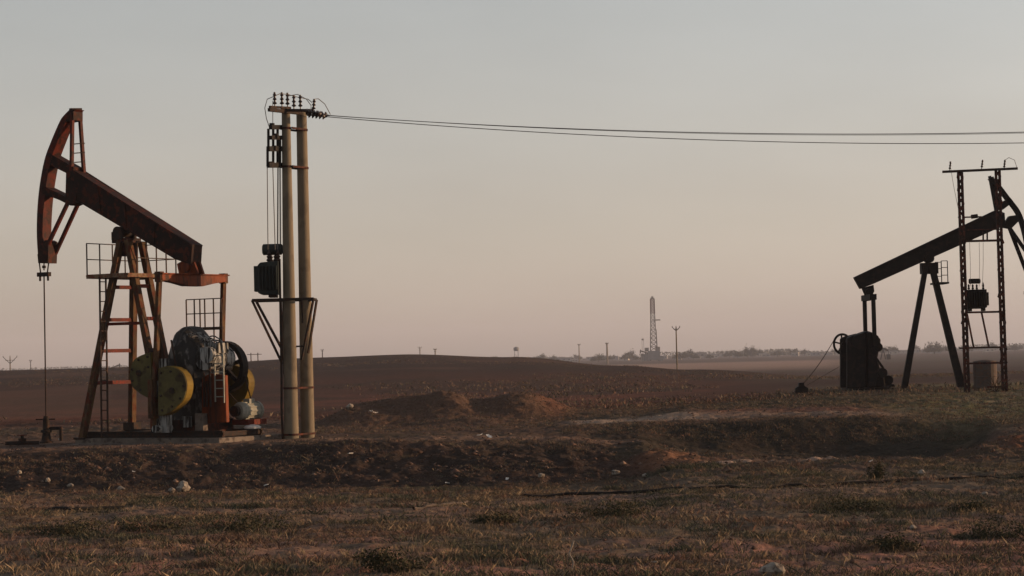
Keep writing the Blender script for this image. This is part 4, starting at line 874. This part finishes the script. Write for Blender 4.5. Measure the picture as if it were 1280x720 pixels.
# drilling rig
RY = 1800; rb_ = far_base(817.5, RY); RG = root('drilling_rig', rb_, 0, 'tall pale drilling rig mast on the horizon right of centre', 'drilling rig')
FRG = Frame(rb_, 0); g_ = FRG.L
def mast(z0, z1, w0, w1, xa, xb, m, name, seg, tk):
    m_ = MB()
    for sx in (-1, 1):
        for sy in (-1, 1): m_.bar((xa+sx*w0/2, sy*w0/2, z0), (xb+sx*w1/2, sy*w1/2, z1), tk)
    for k in range(seg):
        t0, t1 = k/seg, (k+1)/seg; ww0, ww1 = w0+(w1-w0)*t0, w0+(w1-w0)*t1; c0, c1 = xa+(xb-xa)*t0, xa+(xb-xa)*t1; za_, zb_ = z0+(z1-z0)*t0, z0+(z1-z0)*t1
        for sy in (-1, 1):
            m_.bar((c0-ww0/2, sy*ww0/2, za_), (c1+ww1/2, sy*ww1/2, zb_), tk*.7); m_.bar((c0+ww0/2, sy*ww0/2, za_), (c1-ww1/2, sy*ww1/2, zb_), tk*.7); m_.bar((c1-ww1/2, sy*ww1/2, zb_), (c1+ww1/2, sy*ww1/2, zb_), tk*.7)
    return m_.build(name, m, RG)
zz1, zz2, zz3 = g_(815, 392).z, g_(815, 374).z, g_(816, 412).z
mast(8, zz3, 5.2, 4.2, 0, 0, M['rig'], 'mast', 5, .55); mast(zz3, zz1, 3.6, 3.2, -.2, -.2, M['rig'], 'mast', 4, .5); mast(zz1, zz2, 3.2, 3.0, -.2, -.2, M['rigred'], 'mast', 5, .6)
MB().box((-.2, 0, zz2+.6), (3.2, 3.2, .7)).box((-.2, 0, zz2+1.6), (1.6, 1.6, 1.2)).build('crown_block', M['rig'], RG)
MB().box((2.6, 0, g_(820, 400).z), (6, 3, .9)).build('monkey_board', M['rig'], RG)
sb = MB(); sb.box((0, 0, 4.5), (9, 9, 7)).box((-6, 2, 3), (6, 5, 5)).box((5, 0, 2), (4, 5, 4)); sb.build('substructure', M['wall_grey'], RG)
sb = MB(); sb.box((-5.5, 0, 9), (3, 3, 3)).box((3, 0, 9.5), (3.5, 3, 3)).tube((-9, 0, 0), (-9, 0, 6), 1.2); sb.build('shed', M['rig'], RG)
# single far utility poles
def far_pole(px, Y, top_py, r, label, arms='y', fk=.08):
    b_ = far_base(px, Y); o = root('utility_pole', b_, 0, label, 'utility pole', 'utility poles on the plain'); fr = Frame(b_, 0); h = fr.L(px, top_py).z
    a = Vector((0, 0, -.3)); MB().tube(a, (ray(px, top_py).x*Y-b_.x if px < 0 else -.0, 0, h), r, r*.7, n=8).build('pole', M['conc'] if r > .15 else M['dark'], o)
    m_ = MB(); s_ = h*fk
    if arms == 'y': m_.bar((0, 0, h-s_), (-s_, 0, h), r*.7).bar((0, 0, h-s_), (s_, 0, h), r*.7).bar((-s_*.7, 0, h-s_*.5), (s_*.7, 0, h-s_*.5), r*.6)
    else: m_.bar((-s_, 0, h-.3), (s_, 0, h-.3), r*.7).bar((-s_*.6, 0, h-1.1), (s_*.6, 0, h-1.1), r*.5)
    for k in (-1, 0, 1): m_.tube((k*s_, 0, h-.1 if k else h), (k*s_, 0, h+.25), .07)
    m_.build('cross_arm', M['dark'], o); return o
far_pole(846, 470, 409, .17, 'nearest lone utility pole with forked top, right of the drilling rig')
far_pole(12.5, 560, 446, .16, 'fork topped pole on the skyline at the far left', 'y', .4)
far_pole(38, 600, 451, .1, 'thin short pole on the skyline right of the forked one', 't')
far_pole(403, 640, 437.5, .15, 'pole on the skyline just right of the twin pole', 't')
far_pole(525, 900, 434, .22, 'short pole on the skyline above the brown hill', 't')
far_pole(544, 900, 436, .3, 'thicker short pole behind the brown hill crest', 't')
far_pole(724, 1500, 430, .4, 'slim pole in the haze left of the drilling rig', 't')
far_pole(759, 1500, 428.5, .7, 'stout pole in the haze halfway to the drilling rig', 't')
# H frame poles behind the twin pole
b_ = far_base(318, 600); HF = root('h_frame_pole', b_, 0, 'h shaped power pole on the skyline between motor and twin pole', 'utility pole'); hh = Frame(b_, 0).L(318, 441).z
MB().tube((-.9, 0, -.3), (-.9, 0, hh), .13).tube((.9, 0, -.3), (.9, 0, hh), .13).build('pole', M['dark'], HF); MB().bar((-1.9, 0, hh-.4), (1.9, 0, hh-.4), .15).build('cross_arm', M['dark'], HF)
# water towers
def wtower(px, Y, top, label, wpx):
    b_ = far_base(px, Y); o = root('water_tower', b_, 0, label, 'water tower'); h = Frame(b_, 0).L(px, top).z; r = wpx*Y/F/2
    MB().lathe((0, 0, h-r*1.3), [(r*.5, -r*.2), (r, 0), (r, r*.9), (r*.4, r*1.3)], n=14).build('tank', M['wall_grey'], o)
    m_ = MB()
    for sx in (-1, 1):
        for sy in (-1, 1): m_.bar((sx*r*.75, sy*r*.75, -.5), (sx*r*.6, sy*r*.6, h-r*1.3), .35*r/2)
    m_.build('leg', M['wall_grey'], o)
wtower(645.5, 1700, 433.5, 'small water tower on stilts at the edge of the brown hill', 7); wtower(804, 2300, 423, 'narrow water tower just left of the drilling rig', 3.2)
# tiny pump jacks
def tiny_jack(px, Y, s_, label, flip=1, rot=0):
    b_ = far_base(px, Y); o = root('pump_jack', b_, rot, label, 'pump jack', 'distant pump jacks'); o.scale = (s_, s_, s_)
    MB().bar((-3*flip, 0, 6.6), (2.6*flip, 0, 4.6), .7, .8).build('walking_beam', M['black'], o)
    MB().prism([(-3*flip, 7.9), (-3.6*flip, 7), (-3.8*flip, 5.6), (-3.6*flip, 4.7), (-3.0*flip, 5.4)], -.3, .3).build('horse_head', M['black'], o)
    m_ = MB()
    for y in (-.9, .9): m_.bar((0, 0, 5.6), (-1.3, y, 0), .3).bar((0, 0, 5.6), (1.2, y, 0), .3)
    m_.build('leg', M['black'], o); MB().box((2.6*flip, 0, 1.3), (1.8, 1.6, 2.6)).bar((2.5*flip, 0, 4.6), (2.5*flip, 0, 2), .3).build('gearbox', M['black'], o); MB().box((.6, 0, -.5), (6, 2, 1.2)).build('pad', M['pad'], o)
tiny_jack(143, 1500, 1.0, 'tiny pump jack on the left skyline behind the red one', -1); tiny_jack(807, 1900, 1.25, 'tiny dark pump jack at the foot of the drilling rig', 1); tiny_jack(1104, 1150, 1.0, 'tiny pump jack on the horizon right of the black gearbox', 1)
# houses
HP = {}
def house(px, Y, wpx, hpx, kind, label, group=None):
    b_ = far_base(px, Y); w_ = wpx*Y/F; h_ = hpx*Y/F+0.5; key = (round(w_), round(h_), kind)
    m = M['wall'] if kind == 'plaster' else M['wall_grey']
    o = root('house', b_, random.uniform(-.3, .3), label, 'house' if wpx < 18 else 'shed', group)
    MB().box((0, 0, h_/2-.5), (w_, w_*.7, h_+1)).build('wall', m, o)
    MB().box((0, 0, h_+.25), (w_*1.04, w_*.74, .5)).build('roof', M['wall_grey'] if kind == 'plaster' else M['wall'], o)
    k = max(2, int(w_/5)); wn = MB()
    for i in range(k): wn.box(((i+.5)/k*w_-w_/2, -w_*.35-.03, h_*.55), (w_/k*.35, .1, h_*.32))
    wn.split('window', M['win'], o)
HSL = {'plaster': 'low pale flat roofed house in the hazy town row', 'grey': 'low grey blockwork house in the hazy town row'}
rh = random.Random(3)
house(865, 2400, 30, 6, 'grey', 'long grey blue shed right of the lone utility pole'); house(700, 2300, 26, 4, 'grey', 'long low grey building at the left end of the town')
for px in list(range(622, 800, 13))+list(range(828, 1280, 15)):
    kd = rh.choice(['plaster', 'grey']); house(px+rh.uniform(-5, 5), rh.uniform(2000, 2900), rh.uniform(5, 13), rh.uniform(2.2, 4.2), kd, HSL[kd], 'houses of the distant town')
# trees
protos = []
for s_ in range(4):
    r = root('tree', (0, 0, 0), 0, 'hazy dark round crowned tree in the distant town row', 'tree', 'trees of the distant town')
    MB().tube((0, 0, -.5), (0, 0, 4), .35, .2).bar((0, 0, 2.5), (1.6, .4, 5), .2).bar((0, 0, 2.8), (-1.4, -.5, 5), .2).build('trunk', M['bark'], r)
    c = leaf_mass(4.2, 4.2, 5.2, 1500, .45, 300+s_, 10)
    c.v = [(v[0], v[1], v[2]+1.6) for v in c.v]; c.build('crown', M['leaf'], r); protos.append(r)
used = [False]*4
TR = [(786, 2300, 1.35), (1168, 1800, 1.25), (935, 2200, 1.25), (912, 2300, 1.0), (972, 2200, 1.0), (620, 2000, .9), (676, 2100, .9), (692, 2200, .8)]
for px in range(640, 1290, 12): TR.append((px+rh.uniform(-8, 8), rh.uniform(1900, 2900), rh.uniform(.55, 1.05)))
LBT = {786: 'biggest round tree left of the drilling rig', 1168: 'domed tree between the legs of the black pump jack', 935: 'broad tree clump right of the long grey shed', 620: 'lone round tree on the hill edge left of the water tower'}
for i, (px, Y, s_) in enumerate(TR):
    k = i % 4; o = protos[k] if not used[k] else copy_tree(protos[k]); used[k] = True
    o.location = far_base(px, Y); o.scale = (s_*1.15, s_*1.15, s_); o.rotation_euler.z = rh.uniform(0, 6)
    o['label'] = LBT.get(px, 'hazy dark round crowned tree in the distant town row')
# far tree line as one mass
m_ = leaf_mass(1, 1, 1, 10, 1, 1); n = 26000; r = np.random.default_rng(5); Yt = r.uniform(3000, 3600, n); Ut = r.uniform(-300, 1600, n); Xt = (Ut-640)/F*Yt
dn = fbm(Xt*.008, Yt*.002, 4, 77); Zt = -3.5+r.random(n)**1.3*8.5*smooth(.28, .6, dn)
p = np.stack([Xt, Yt, Zt], -1); a = r.normal(0, 1, (n, 3)); a /= np.linalg.norm(a, axis=1)[:, None]; b_ = np.cross(a, r.normal(0, 1, (n, 3))); b_ /= np.linalg.norm(b_, axis=1)[:, None]
v = np.stack([p-a*1.6, p-b_*1.2, p+a*1.6, p+b_*1.2], 1).reshape(-1, 3); m_.v = [tuple(x) for x in v]; m_.f = [(4*i, 4*i+1, 4*i+2, 4*i+3) for i in range(n)]
tag(m_.build('tree_line', M['leaf']), 'low hazy far tree line along the whole horizon', 'trees', kind='stuff')
# ------------------------------------------------------------------ haze
hz = MB().hexa([(-30000, -200, -12), (30000, -200, -12), (30000, 7100, -12), (-30000, 7100, -12), (-30000, -200, 95), (30000, -200, 95), (30000, 7100, 95), (-30000, 7100, 95)])
hm = bpy.data.materials.new('haze'); hm.use_nodes = True; t = hm.node_tree; t.nodes.remove(t.nodes['Principled BSDF'])
pv = t.nodes.new('ShaderNodeVolumePrincipled'); pv.inputs['Color'].default_value = (.70, .73, .84, 1); pv.inputs['Density'].default_value = .00013; pv.inputs['Anisotropy'].default_value = .0
t.links.new(pv.outputs[0], t.nodes['Material Output'].inputs['Volume'])
ho = hz.build('haze', hm); tag(ho, 'thin pale haze over the plain', 'haze', kind='stuff')
